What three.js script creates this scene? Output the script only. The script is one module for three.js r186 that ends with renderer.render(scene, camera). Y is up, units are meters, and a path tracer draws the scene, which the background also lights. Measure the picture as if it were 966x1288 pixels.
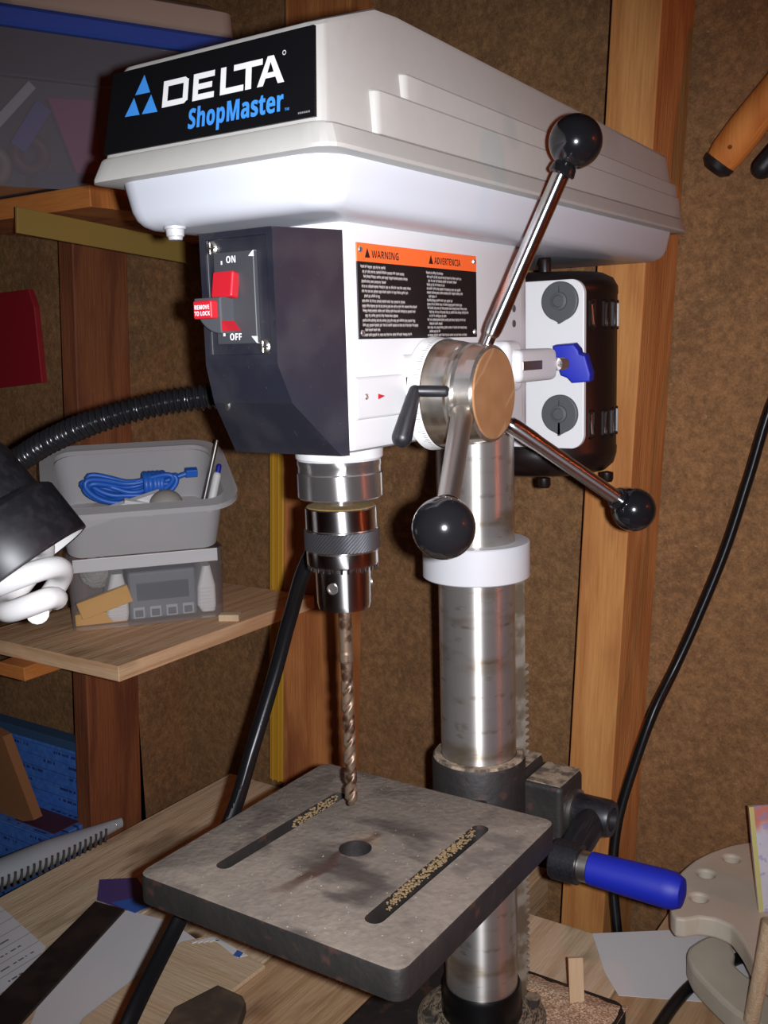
import * as THREE from 'three';
import { RoundedBoxGeometry } from 'three/addons/geometries/RoundedBoxGeometry.js';
import { ConvexGeometry } from 'three/addons/geometries/ConvexGeometry.js';
import { mergeGeometries, toCreasedNormals } from 'three/addons/utils/BufferGeometryUtils.js';
import { Brush, Evaluator, SUBTRACTION } from 'three-bvh-csg';

// ---------------------------------------------------------------- camera, light, exposure
const scene = new THREE.Scene();
scene.background = new THREE.Color(0x000000);
const camera = new THREE.PerspectiveCamera(53.94, 966 / 1288, 0.01, 20);
camera.position.set(0.3188, 0.4894, 0.5878);
camera.up.set(-0.06726, 0.98614, -0.15168);
camera.lookAt(0.3188 - 0.54797, 0.4894 - 0.16355, 0.5878 - 0.82035);
const renderer = new THREE.WebGLRenderer({ antialias: true });
renderer.toneMapping = THREE.LinearToneMapping;
renderer.toneMappingExposure = 1.0;
renderer.shadowMap.enabled = true;

// the flash of the camera, a small lamp beside the lens
const flash = new THREE.SpotLight(0xf6f7ff, 2.15, 0, 0.74, 1.0, 2);
flash.position.set(0.3188 + 0.016 * 0.834, 0.4894, 0.5878 - 0.016 * 0.551);
flash.target.position.set(0.3188 + 0.0133 - 0.575, 0.4894 - 0.20, 0.5878 - 0.0088 - 0.82035);
flash.castShadow = true;
flash.shadow.radius = 0.2;
flash.shadow.mapSize.set(2048, 2048);
flash.shadow.camera.near = 0.02;
scene.add(flash, flash.target);

// ---------------------------------------------------------------- random and noise
let seed = 7;
const rnd = () => { seed = (seed * 1664525 + 1013904223) >>> 0; return seed / 4294967296; };
const rr = (a, b) => a + (b - a) * rnd();
function hash(x, y, s) { let h = (x * 374761393 + y * 668265263 + s * 2147483647) | 0; h = Math.imul(h ^ (h >>> 13), 1274126177); return ((h ^ (h >>> 16)) >>> 0) / 4294967296; }
function vn(x, y, px, py, s) {
  const xi = Math.floor(x), yi = Math.floor(y), fx = x - xi, fy = y - yi;
  const m = (a, p) => ((a % p) + p) % p;
  const x0 = m(xi, px), x1 = m(xi + 1, px), y0 = m(yi, py), y1 = m(yi + 1, py);
  const u = fx * fx * (3 - 2 * fx), v = fy * fy * (3 - 2 * fy);
  return (hash(x0, y0, s) * (1 - u) + hash(x1, y0, s) * u) * (1 - v) + (hash(x0, y1, s) * (1 - u) + hash(x1, y1, s) * u) * v;
}
function fbm(u, v, fx, fy, oct, s) { let a = 0, w = 0.5, t = 0; for (let i = 0; i < oct; i++) { a += w * vn(u * fx, v * fy, fx, fy, s + i); t += w; fx *= 2; fy *= 2; w *= 0.5; } return a / t; }
const mix = (a, b, t) => a + (b - a) * t;
const mix3 = (a, b, t) => [mix(a[0], b[0], t), mix(a[1], b[1], t), mix(a[2], b[2], t)];
const clamp = (x, a = 0, b = 1) => Math.min(b, Math.max(a, x));
const sstep = (a, b, x) => { const t = clamp((x - a) / (b - a)); return t * t * (3 - 2 * t); };
function tex(w, h, fn, color = true) {
  const d = new Uint8Array(w * h * 4);
  for (let j = 0; j < h; j++) for (let i = 0; i < w; i++) {
    const c = fn(i / w, j / h), k = (j * w + i) * 4;
    d[k] = clamp(c[0], 0, 255); d[k + 1] = clamp(c[1], 0, 255); d[k + 2] = clamp(c[2], 0, 255); d[k + 3] = 255;
  }
  const t = new THREE.DataTexture(d, w, h);
  t.wrapS = t.wrapT = THREE.RepeatWrapping; t.magFilter = THREE.LinearFilter; t.minFilter = THREE.LinearFilter;
  if (color) t.colorSpace = THREE.SRGBColorSpace;
  t.needsUpdate = true; return t;
}
function canvasTex(w, h, draw) {
  const c = document.createElement('canvas'); c.width = w; c.height = h;
  draw(c.getContext('2d'), w, h);
  const t = new THREE.CanvasTexture(c); t.colorSpace = THREE.SRGBColorSpace; return t;
}

// ---------------------------------------------------------------- materials
const std = (o) => new THREE.MeshStandardMaterial(o);
const phy = (o) => new THREE.MeshPhysicalMaterial(o);
function rep(t, mu, mv) { t.repeat.set(1 / mu, 1 / mv); return t; }
// wood: u runs along the grain, metres
function wood(light, dark, s, o = {}) {
  const map = rep(tex(1024, 256, (u, v) => {
    const warp = fbm(u, v, 2, 3, 3, s) * 2.2 + fbm(u, v, 6, 2, 2, s + 9) * 0.25;
    const ring = 0.5 + 0.5 * Math.sin((v * (o.rings ?? 7) + warp * 1.6) * Math.PI * 2);
    const fib = vn(u * 24, v * 128, 24, 128, s + 20) * 0.6 + vn(u * 64, v * 256, 64, 256, s + 21) * 0.4;
    let t = 0.20 + 0.42 * Math.pow(ring, 2.2) + 0.34 * (fib - 0.5) + 0.45 * (fbm(u, v, 3, 2, 4, s + 30) - 0.5);
    let c = mix3(light, dark, clamp(t));
    for (const [ku, kv, kr] of o.knots ?? []) {
      const d = Math.hypot((u - ku) * 3.2, v - kv) / kr;
      if (d < 1.6) c = mix3(c, [58, 30, 16], (1 - sstep(0.5, 1.6, d)) * 0.85);
    }
    const st = fbm(u, v, 5, 4, 4, s + 40); c = mix3(c, o.stain ?? dark, sstep(0.58, 0.8, st) * (o.stainAmt ?? 0.4));
    return c;
  }), o.len ?? 0.55, o.wid ?? 0.16);
  const bump = rep(tex(512, 256, (u, v) => { const f = vn(u * 16, v * 128, 16, 128, s + 20) * 160 + vn(u * 64, v * 64, 64, 64, s + 5) * 95; return [f, f, f]; }, false), o.len ?? 0.55, o.wid ?? 0.16);
  return std({ map, bumpMap: bump, bumpScale: 0.0005, roughness: 0.78 });
}
const M = {};
M.fibre = std({
  map: rep(tex(512, 512, (u, v) => {
    const a = fbm(u, v, 40, 40, 3, 3), b = fbm(u, v, 5, 5, 3, 8), f = vn(u * 200, v * 200, 200, 200, 4), sp = vn(u * 128, v * 128, 128, 128, 12);
    let c = mix3([106, 75, 45], [152, 111, 70], clamp(0.5 + (a - 0.5) * 1.0 + (b - 0.5) * 0.5 + (f - 0.5) * 0.6));
    if (sp > 0.95) c = mix3(c, [190, 155, 112], 0.45); if (sp < 0.05) c = mix3(c, [62, 42, 25], 0.45);
    return c;
  }), 0.22, 0.22),
  bumpMap: rep(tex(512, 512, (u, v) => { const f = fbm(u, v, 64, 64, 3, 3) * 255; return [f, f, f]; }, false), 0.22, 0.22), bumpScale: 0.0006, roughness: 0.9,
});
M.studPine = wood([198, 140, 78], [160, 97, 44], 51, { rings: 4, stain: [148, 90, 44] });
M.studRed = wood([140, 82, 44], [90, 43, 21], 71, { rings: 4, stain: [80, 36, 18] });
M.studOrange = wood([196, 128, 70], [146, 80, 36], 75, { rings: 4, stain: [112, 54, 26], stainAmt: 0.5 });
M.bench = wood([226, 202, 168], [196, 164, 126], 81, { rings: 8, stain: [92, 74, 56], stainAmt: 0.5, knots: [[0.42, 0.6, 0.05]] });
M.bench2 = wood([206, 170, 130], [164, 122, 82], 91, { rings: 6, stain: [84, 50, 30], stainAmt: 0.7, knots: [[0.62, 0.4, 0.1], [0.3, 0.7, 0.07]] });
M.shelf = wood([226, 190, 150], [188, 140, 96], 101, { rings: 6, stain: [130, 92, 56] });
M.shelfOrange = wood([196, 124, 56], [148, 78, 28], 111, { rings: 5, stain: [96, 44, 18], stainAmt: 0.7 });
M.ply = wood([216, 190, 156], [194, 162, 124], 121, { rings: 3 });
M.ceil = std({ color: 0x7a6248, roughness: 0.9 });
M.floor = std({ color: 0x6a6258, roughness: 0.9 });
M.white = std({ color: new THREE.Color().setRGB(0.60, 0.60, 0.60), roughness: 0.42 });
M.pan = std({ color: new THREE.Color().setRGB(0.54, 0.56, 0.60), roughness: 0.4 });
M.lid = std({
  map: rep(tex(512, 512, (u, v) => { const g = fbm(u, v, 3, 3, 4, 140), f = vn(u * 90, v * 90, 90, 90, 141); let c = mix3([172, 170, 163], [182, 180, 173], g + (f - 0.5) * 0.2); const p = fbm(u, v, 4, 4, 2, 150); return mix3(c, [146, 160, 156], sstep(0.72, 0.82, p) * 0.6); }), 0.3, 0.3),
  roughness: 0.5,
});
const darkMap = (a, b, s, sz = 0.1) => rep(tex(512, 512, (u, v) => { const g = fbm(u, v, 6, 6, 4, s), sp = vn(u * 70, v * 70, 70, 70, s + 4); let c = mix3(a, b, sstep(0.35, 0.75, g)); if (sp > 0.965) c = mix3(c, [110, 104, 96], 0.35); return c; }), sz, sz);
M.black = std({ map: darkMap([24, 24, 28], [36, 35, 38], 160), roughness: 0.42 });
M.blackBox = std({ map: darkMap([30, 31, 40], [42, 42, 48], 165), roughness: 0.38 });
M.blackGloss = phy({ color: 0x151517, roughness: 0.16, clearcoat: 0.6, clearcoatRoughness: 0.08 });
M.blackRib = std({ color: 0x18181a, roughness: 0.25 });
M.blackSat = std({ color: 0x0c0b0c, roughness: 0.32 });
M.motor = std({ color: 0x160e0d, roughness: 0.35 });
M.greyRub = std({ color: 0x45474a, roughness: 0.55 });
M.chrome = phy({ color: new THREE.Color().setRGB(0.80, 0.79, 0.78), metalness: 1, roughness: 0.26, anisotropy: 0.85 });
M.chromeRod = phy({ color: new THREE.Color().setRGB(0.80, 0.79, 0.78), metalness: 1, roughness: 0.26, anisotropy: 0.8, anisotropyRotation: Math.PI / 2 });
M.steel = phy({ color: new THREE.Color().setRGB(0.74, 0.72, 0.70), metalness: 0.95, roughness: 0.26, anisotropy: 0.85 });
M.steelDull = std({ color: new THREE.Color().setRGB(0.52, 0.49, 0.45), metalness: 1, roughness: 0.38 });
const tarn = (s) => rep(tex(512, 512, (u, v) => { const g = fbm(u, v, 12, 5, 4, s), k = fbm(u, v, 40, 16, 3, s + 5); let c = mix3([206, 202, 196], [168, 150, 126], sstep(0.4, 0.8, g)); return mix3(c, [128, 106, 84], sstep(0.62, 0.85, k) * 0.45); }), 0.16, 0.16);
M.column = phy({ map: tarn(180), metalness: 0.85, roughness: 0.38, anisotropy: 0.9 });
M.hubSteel = phy({ map: tarn(190), metalness: 0.9, roughness: 0.24, anisotropy: 0.8 });
M.rust = std({ map: rep(tex(512, 512, (u, v) => { const g = fbm(u, v, 5, 5, 4, 200); let c = mix3([156, 112, 74], [178, 134, 94], g); const l = Math.abs(u + v * 0.8 - 0.9 + (g - 0.5) * 0.1); return mix3(c, [196, 160, 122], 0.5 * (1 - sstep(0.01, 0.035, l))); }), 0.05, 0.05), metalness: 0.35, roughness: 0.5 });
M.bit = std({ map: rep(tex(256, 256, (u, v) => mix3([120, 100, 82], [66, 44, 31], sstep(0.35, 0.7, fbm(u, v, 8, 8, 3, 210)))), 0.03, 0.03), metalness: 0.55, roughness: 0.45 });
M.dustTop = std({ map: rep(tex(256, 256, (u, v) => mix3([150, 128, 76], [104, 84, 46], fbm(u, v, 30, 30, 3, 215))), 0.03, 0.03), roughness: 0.9 });
M.rackMetal = std({ map: rep(tex(256, 256, (u, v) => mix3([176, 172, 158], [128, 116, 96], sstep(0.3, 0.75, fbm(u, v, 8, 8, 3, 218)))), 0.06, 0.06), metalness: 0.6, roughness: 0.42 });
M.collarW = std({ color: 0xc6c6c8, roughness: 0.45 });
M.iron = std({
  map: rep(tex(512, 512, (u, v) => { const g = fbm(u, v, 8, 8, 4, 220); let c = mix3([28, 26, 25], [48, 43, 40], g); return mix3(c, [92, 56, 44], sstep(0.62, 0.8, fbm(u, v, 14, 14, 3, 225)) * 0.5); }), 0.12, 0.12),
  bumpMap: rep(tex(256, 256, (u, v) => { const f = fbm(u, v, 24, 24, 3, 221) * 255; return [f, f, f]; }, false), 0.08, 0.08), bumpScale: 0.0003, roughness: 0.6,
});
M.ironDust = std({ map: rep(tex(512, 512, (u, v) => { const g = fbm(u, v, 10, 10, 4, 230); return mix3([54, 48, 42], [142, 124, 102], sstep(0.3, 0.62, g)); }), 0.1, 0.1), roughness: 0.85 });
M.dust = std({ map: rep(tex(512, 512, (u, v) => { const g = fbm(u, v, 12, 12, 4, 235), f = fbm(u, v, 60, 60, 2, 236); return mix3([84, 73, 62], [166, 148, 124], clamp(sstep(0.25, 0.6, g) * 0.8 + (f - 0.4) * 0.5)); }), 0.08, 0.08), roughness: 0.95 });
M.dustSlot = std({ color: 0x86704f, roughness: 0.95 });
M.sawdust = std({ map: rep(tex(512, 512, (u, v) => mix3([228, 198, 166], [164, 128, 98], sstep(0.3, 0.75, fbm(u, v, 60, 60, 3, 240)))), 0.06, 0.06), bumpMap: rep(tex(512, 512, (u, v) => { const f = fbm(u, v, 70, 70, 3, 241) * 255; return [f, f, f]; }, false), 0.06, 0.06), bumpScale: 0.001, roughness: 0.95 });
M.red = std({ color: 0xb41c28, roughness: 0.42 });
M.blue = std({ color: 0x10209c, roughness: 0.55 });
M.blueCable = std({ color: 0x2a66c4, roughness: 0.42 });
M.cable = phy({ color: 0x131315, roughness: 0.36, anisotropy: 0.8 });
M.paper = std({ color: 0xe4e3e2, roughness: 0.85 });
M.paperGrey = std({ color: 0xdedddd, roughness: 0.85 });
M.beige = std({ map: rep(tex(256, 256, (u, v) => mix3([206, 196, 178], [192, 182, 162], fbm(u, v, 6, 6, 4, 250))), 0.12, 0.12), roughness: 0.55 });
M.bulb = std({ color: 0xdad9d6, roughness: 0.25 });
M.whitePlastic = std({ color: 0xdcdcd8, roughness: 0.45 });
M.greyPlastic = std({ color: 0x9a9fa4, roughness: 0.5 });
M.clear = phy({ color: new THREE.Color().setRGB(0.90, 0.90, 0.90), transmission: 0.90, thickness: 0, roughness: 0.06, ior: 1.45 });
M.frost = phy({ color: new THREE.Color().setRGB(0.80, 0.80, 0.80), transmission: 0.5, thickness: 0, roughness: 0.3, ior: 1.45 });
M.clearDim = phy({ color: new THREE.Color().setRGB(0.50, 0.49, 0.53), transmission: 0.80, thickness: 0, roughness: 0.08, ior: 1.45 });

// ---------------------------------------------------------------- builders
const used = {};
function numbered(n) { const k = used[n] = (used[n] ?? -1) + 1; return k ? `${n}_${String(k).padStart(3, '0')}` : n; }
const V = (x, y, z) => new THREE.Vector3(x, y, z);
function sh(m) { m.castShadow = true; m.receiveShadow = true; return m; }
// a thing with parts; its parts are given in world metres
function thing(name, label, category, origin, group) {
  const g = new THREE.Group(); g.name = numbered(name); g.position.set(...origin);
  g.userData = { label, category }; if (group) g.userData.group = group;
  scene.add(g); return g;
}
function part(name, geo, mat, parent, label) {
  const m = sh(new THREE.Mesh(geo, mat)); m.name = name;
  if (parent.isGroup) m.position.copy(parent.position).negate();
  if (label) m.userData.label = label;
  parent.add(m); return m;
}
function solo(name, geo, mat, label, category, group, kind) {
  geo.computeBoundingBox(); const b = geo.boundingBox, c = V((b.min.x + b.max.x) / 2, b.min.y, (b.min.z + b.max.z) / 2);
  geo.translate(-c.x, -c.y, -c.z);
  const m = sh(new THREE.Mesh(geo, mat)); m.name = numbered(name); m.position.copy(c);
  m.userData = { label }; if (category) m.userData.category = category; if (group) m.userData.group = group; if (kind) m.userData.kind = kind;
  scene.add(m); return m;
}
function struct(name, geo, mat, label) { const m = sh(new THREE.Mesh(geo, mat)); m.name = name; m.userData = { kind: 'structure' }; if (label) m.userData.label = label; scene.add(m); return m; }
// creased normals for small parts: the helper compares points in whole centimetres, so work a thousand times larger
function crease3(g, a) { const c = g.clone(); c.scale(1000, 1000, 1000); const f = toCreasedNormals(c, a); f.scale(0.001, 0.001, 0.001); return f; }
function flat(g) { return g.index ? g.toNonIndexed() : g; }
function merge(...gs) { return mergeGeometries(gs.flat().map((g) => { const f = flat(g); for (const k of Object.keys(f.attributes)) if (!['position', 'normal', 'uv'].includes(k)) f.deleteAttribute(k); return f; })); }
// uv in metres from the side each face points to; u runs along the grain axis when it lies in the face
function uvm(geo, grain = 1) {
  const g = flat(geo), p = g.attributes.position, n = g.attributes.normal, uv = new Float32Array(p.count * 2);
  for (let i = 0; i < p.count; i += 3) {
    const a = [0, 1, 2].map((k) => Math.abs(n.getComponent(i, k) + n.getComponent(i + 1, k) + n.getComponent(i + 2, k)));
    const d = a[0] >= a[1] && a[0] >= a[2] ? 0 : a[1] >= a[2] ? 1 : 2;
    let ax = [0, 1, 2].filter((k) => k !== d); if (ax[1] === grain) ax.reverse();
    for (let k = i; k < i + 3; k++) { uv[k * 2] = p.getComponent(k, ax[0]); uv[k * 2 + 1] = p.getComponent(k, ax[1]); }
  }
  g.setAttribute('uv', new THREE.BufferAttribute(uv, 2)); return g;
}
function box(x0, x1, y0, y1, z0, z1, r = 0.001, grain = 1, off = [0, 0]) {
  const w = x1 - x0, h = y1 - y0, d = z1 - z0, rad = Math.min(r, w / 2.01, h / 2.01, d / 2.01);
  const g = rad > 0 ? new RoundedBoxGeometry(w, h, d, 2, rad) : new THREE.BoxGeometry(w, h, d);
  g.translate((x0 + x1) / 2, (y0 + y1) / 2, (z0 + z1) / 2);
  const f = uvm(g, grain); if (off[0] || off[1]) { const u = f.attributes.uv; for (let i = 0; i < u.count; i++) u.setXY(i, u.getX(i) + off[0], u.getY(i) + off[1]); }
  return f;
}
// a rounded rectangle of points at height y, counter-clockwise seen from above
function rrect(y, x0, x1, z0, z1, r, nc = 4, ns = 1) {
  const c = [[x1 - r, z0 + r, 0], [x0 + r, z0 + r, 1], [x0 + r, z1 - r, 2], [x1 - r, z1 - r, 3]], P = [];
  for (let q = 0; q < 4; q++) {
    const [cx, cz, k] = c[q];
    for (let i = 0; i <= nc; i++) { const a = (k + i / nc) * Math.PI / 2; P.push(V(cx + r * Math.cos(a), y, cz - r * Math.sin(a))); }
    const n = c[(q + 1) % 4], a1 = (k + 1) * Math.PI / 2, last = P[P.length - 1], nx = V(n[0] + r * Math.cos(a1), y, n[1] - r * Math.sin(a1));
    for (let i = 1; i < ns; i++) P.push(last.clone().lerp(nx, i / ns));
  }
  return P;
}
function loft(rings, crease = 0.5, warp) {
  const n = rings[0].length, pos = [], idx = [];
  rings.forEach((R) => R.forEach((q) => { if (warp) warp(q); pos.push(q.x, q.y, q.z); }));
  for (let j = 0; j + 1 < rings.length; j++) for (let i = 0; i < n; i++) {
    const a = j * n + i, b = j * n + (i + 1) % n, c = b + n, d = a + n; idx.push(a, b, c, a, c, d);
  }
  for (const [j, up] of [[0, 0], [rings.length - 1, 1]]) {
    const c = new THREE.Vector3(); rings[j].forEach((q) => c.add(q)); c.multiplyScalar(1 / n); const k = pos.length / 3; pos.push(c.x, c.y, c.z);
    for (let i = 0; i < n; i++) { const a = j * n + i, b = j * n + (i + 1) % n; up ? idx.push(a, b, k) : idx.push(b, a, k); }
  }
  const g = new THREE.BufferGeometry(); g.setAttribute('position', new THREE.Float32BufferAttribute(pos, 3)); g.setIndex(idx);
  return uvm(crease3(g, crease));
}
function lathe(pts, seg = 48, crease = 0.6) {
  const g = new THREE.LatheGeometry(pts.map(([r, y]) => new THREE.Vector2(Math.max(r, 0.00001), y)), seg); g.deleteAttribute('normal');
  const f = crease3(g, crease); return f;
}
const alongX = (g, x, y, z) => { g.rotateZ(-Math.PI / 2); g.translate(x, y, z); return g; };   // lathe axis y -> x
const alongZ = (g, x, y, z) => { g.rotateX(Math.PI / 2); g.translate(x, y, z); return g; };    // lathe axis y -> z
function orient(g, origin, dir) { g.applyQuaternion(new THREE.Quaternion().setFromUnitVectors(V(0, 1, 0), dir.clone().normalize())); g.translate(origin.x, origin.y, origin.z); return g; }
function rod(a, b, r0, r1 = r0, seg = 24) {
  const A = V(...a), B = V(...b), L = A.distanceTo(B);
  return orient(lathe([[0, 0], [r0 * 0.85, 0], [r0, r0 * 0.15], [r1, L - r1 * 0.15], [r1 * 0.85, L], [0, L]], seg), A, B.clone().sub(A));
}
function capsule(a, b, r0, r1 = r0, seg = 20) {
  const A = V(...a), B = V(...b), L = A.distanceTo(B), P = [];
  for (let i = 0; i <= 6; i++) { const t = i / 6 * Math.PI / 2; P.push([r0 * Math.sin(t), -r0 * Math.cos(t)]); }
  for (let i = 0; i <= 6; i++) { const t = i / 6 * Math.PI / 2; P.push([r1 * Math.cos(t), L + r1 * Math.sin(t)]); }
  return orient(lathe(P, seg, 1.2), A, B.clone().sub(A));
}
function sweep(pts, n, seg, rf) {
  const c = new THREE.CatmullRomCurve3(pts.map((p) => V(...p))), fr = c.computeFrenetFrames(n, false), rings = [];
  for (let i = 0; i <= n; i++) {
    const q = c.getPointAt(i / n), r = typeof rf === 'number' ? rf : rf(i / n), R = [];
    for (let k = 0; k < seg; k++) { const a = -k / seg * Math.PI * 2; R.push(q.clone().addScaledVector(fr.normals[i], r * Math.cos(a)).addScaledVector(fr.binormals[i], r * Math.sin(a))); }
    rings.push(R);
  }
  return loft(rings, 0.9);
}
function extrude(pts, h, o = {}) {   // outline [x, z] in the ground plane, height h upward from y
  const s = new THREE.Shape(pts.map(([x, z]) => new THREE.Vector2(x, -z)));
  for (const hole of o.holes ?? []) { const p = new THREE.Path(); p.absarc(hole[0], -hole[1], hole[2], 0, Math.PI * 2); s.holes.push(p); }
  const b = o.bevel ?? 0, g = new THREE.ExtrudeGeometry(s, { depth: h - 2 * b, bevelEnabled: b > 0, bevelThickness: b, bevelSize: b, bevelOffset: -b, bevelSegments: 2, curveSegments: 24 });
  g.translate(0, 0, b); g.rotateX(-Math.PI / 2); g.translate(0, o.y ?? 0, 0);
  return uvm(g, o.grain ?? 2);
}
const ev = new Evaluator(); ev.useGroups = false; ev.attributes = ['position', 'normal', 'uv'];
function cut(a, ...bs) { let r = new Brush(flat(a)); r.updateMatrixWorld(); for (const b of bs) { const q = new Brush(flat(b)); q.updateMatrixWorld(); r = ev.evaluate(r, q, SUBTRACTION); } return r.geometry; }
const lean = (g, y0, kx, kz) => { const p = g.attributes.position; for (let i = 0; i < p.count; i++) { const d = p.getY(i) - y0; p.setXYZ(i, p.getX(i) + kx * d, p.getY(i), p.getZ(i) + kz * d); } return g; };

// ---------------------------------------------------------------- the shed
const BY = -0.03, XW = -0.585, ZW = -0.315;
struct('wall_back', box(XW - 0.02, 2.0, -0.9, 1.75, ZW - 0.02, ZW, 0, 0), M.fibre, 'brown fibreboard wall behind the drill press');
struct('wall_left', box(XW - 0.02, XW, -0.9, 1.75, ZW, -0.195, 0, 2), M.fibre, 'brown fibreboard side wall');
struct('wall_recess', box(-1.32, XW, -0.9, 1.75, -0.215, -0.195, 0, 0), M.fibre, 'brown fibreboard at the back of the recess');
struct('wall_far_left', box(-1.34, -1.32, -0.9, 1.75, -0.215, 2.2, 0, 2), M.fibre);
struct('wall_right', box(2.0, 2.02, -0.9, 1.75, ZW - 0.02, 2.2, 0, 2), M.fibre);
struct('wall_front', box(-1.34, 2.02, -0.9, 1.75, 2.2, 2.22, 0, 0), M.fibre);
struct('floor', box(-1.34, 2.02, -0.92, -0.9, ZW - 0.02, 2.22, 0, 0), M.floor);
struct('ceiling', box(-1.34, 2.02, 1.75, 1.77, ZW - 0.02, 2.22, 0, 0), M.ceil);
{ // wall studs, each leaning a little
  const a = struct('trim_1', lean(box(-0.026, 0.0155, -0.895, 1.745, -0.312, -0.23, 0.0015, 1, [0.2, 0.02]), 0.19, 0.053, 0), M.studPine, 'light pine wall stud behind the motor');
  a.name = 'trim_1';
  struct('trim_2', lean(box(-0.4045, -0.3225, -0.895, 1.745, -0.314, -0.275, 0.0015, 1, [0, 0.3]), 0.115, 0.06, 0), M.studOrange, 'reddish brown wall stud behind the chuck');
  struct('trim_3', lean(box(-0.584, -0.56, -0.895, 1.745, -0.193, -0.1166, 0.002, 1, [0.35, 0.1]), 0.0435, 0, -0.056), M.studRed, 'reddish brown flat stud on the side wall');
}
// ---------------------------------------------------------------- workbench
{
  const t = thing('workbench', 'plank workbench top carrying the drill press', 'workbench', [0.3, -0.9, 0.1]);
  const xs = [-0.505, -0.362, -0.214, -0.07, 0.055, 0.2, 0.345, 0.49, 0.635, 0.78];
  for (let i = 0; i + 1 < xs.length; i++) {
    const back = i < 3 ? -0.272 + [-0.012, 0, 0][i] : i === 3 ? -0.19 : -0.305;
    part('plank', box(xs[i] + 0.0006, xs[i + 1] - 0.0006, BY - 0.035, BY, back, 0.52, 0.0015, 2, [i * 0.23, i * 0.07]), i < 2 || i === 3 || i === 5 ? M.bench : M.bench2, t);
  }
  for (const x of [-0.46, 0.72]) for (const z of [-0.15, 0.46]) part('leg', box(x - 0.04, x + 0.04, -0.9, BY - 0.035, z - 0.04, z + 0.04, 0.002), M.studPine, t);
}

// ---------------------------------------------------------------- drill press
const dp = thing('drill_press', 'white benchtop drill press with black switch box, chrome column and cast iron table', 'drill press', [0, BY, 0]);
{ // base casting
  const b = part('base', extrude([[-0.075, -0.073], [0.075, -0.073], [0.083, -0.070], [0.086, -0.062], [0.086, 0.25], [-0.086, 0.25], [-0.086, -0.062], [-0.083, -0.070]], 0.03, { y: BY, bevel: 0.003 }), M.iron, dp, 'black cast iron base plate dusted with sawdust');
  part('column_flange', lathe([[0, 0.008], [0.030, 0.008], [0.044, 0.006], [0.0475, 0.003], [0.048, -0.001], [0, -0.001]]), M.ironDust, b);
  part('column_socket', lathe([[0.0275, 0.007], [0.0295, 0.010], [0.0288, 0.030], [0.0275, 0.0325], [0.0262, 0.0325]]), M.blackSat, b, 'black socket at the foot of the column');
  for (const a of [0.5, 1.5, 2.5, 3.5]) {
    const x = 0.039 * Math.cos(a * Math.PI / 2), z = 0.039 * Math.sin(a * Math.PI / 2), g = new THREE.CylinderGeometry(0.006, 0.006, 0.006, 6).translate(x, 0.0095, z);
    part('flange_bolt', uvm(crease3(g, 0.3)), M.ironDust, b);
  }
}
{ // column with its rack and ring
  const col = lathe([[0, 0.44], [0.0255, 0.44], [0.026, 0.4395], [0.026, 0.0], [0.0255, -0.0005], [0, -0.0005]], 64);
  part('column', uvm(col), M.column, dp, 'tarnished chrome steel column');
  part('column_ring', lathe([[0.0262, 0.358], [0.0355, 0.358], [0.0362, 0.3572], [0.0362, 0.3345], [0.0355, 0.3338], [0.0262, 0.3338], [0.0262, 0.358]], 64), M.collarW, dp, 'white plastic ring on the column');
  // toothed rack, teeth pointing away from the column
  const pr = [[0.023, 0.012], [0.023, 0.3335], [0.0345, 0.3335], [0.0345, 0.268]];
  for (let y = 0.268; y > 0.02; y -= 0.0053) pr.push([0.0345, y], [0.0375, y - 0.0012], [0.0375, y - 0.0026], [0.0345, y - 0.0040]);
  pr.push([0.0345, 0.012]);
  const s = new THREE.Shape(pr.map(([a, b]) => new THREE.Vector2(a, b))), g = new THREE.ExtrudeGeometry(s, { depth: 0.014, bevelEnabled: false });
  g.translate(0, 0, -0.007); g.rotateY(Math.PI / 3);
  part('rack', uvm(g), M.rackMetal, dp, 'toothed steel rack along the column');
}
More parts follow.
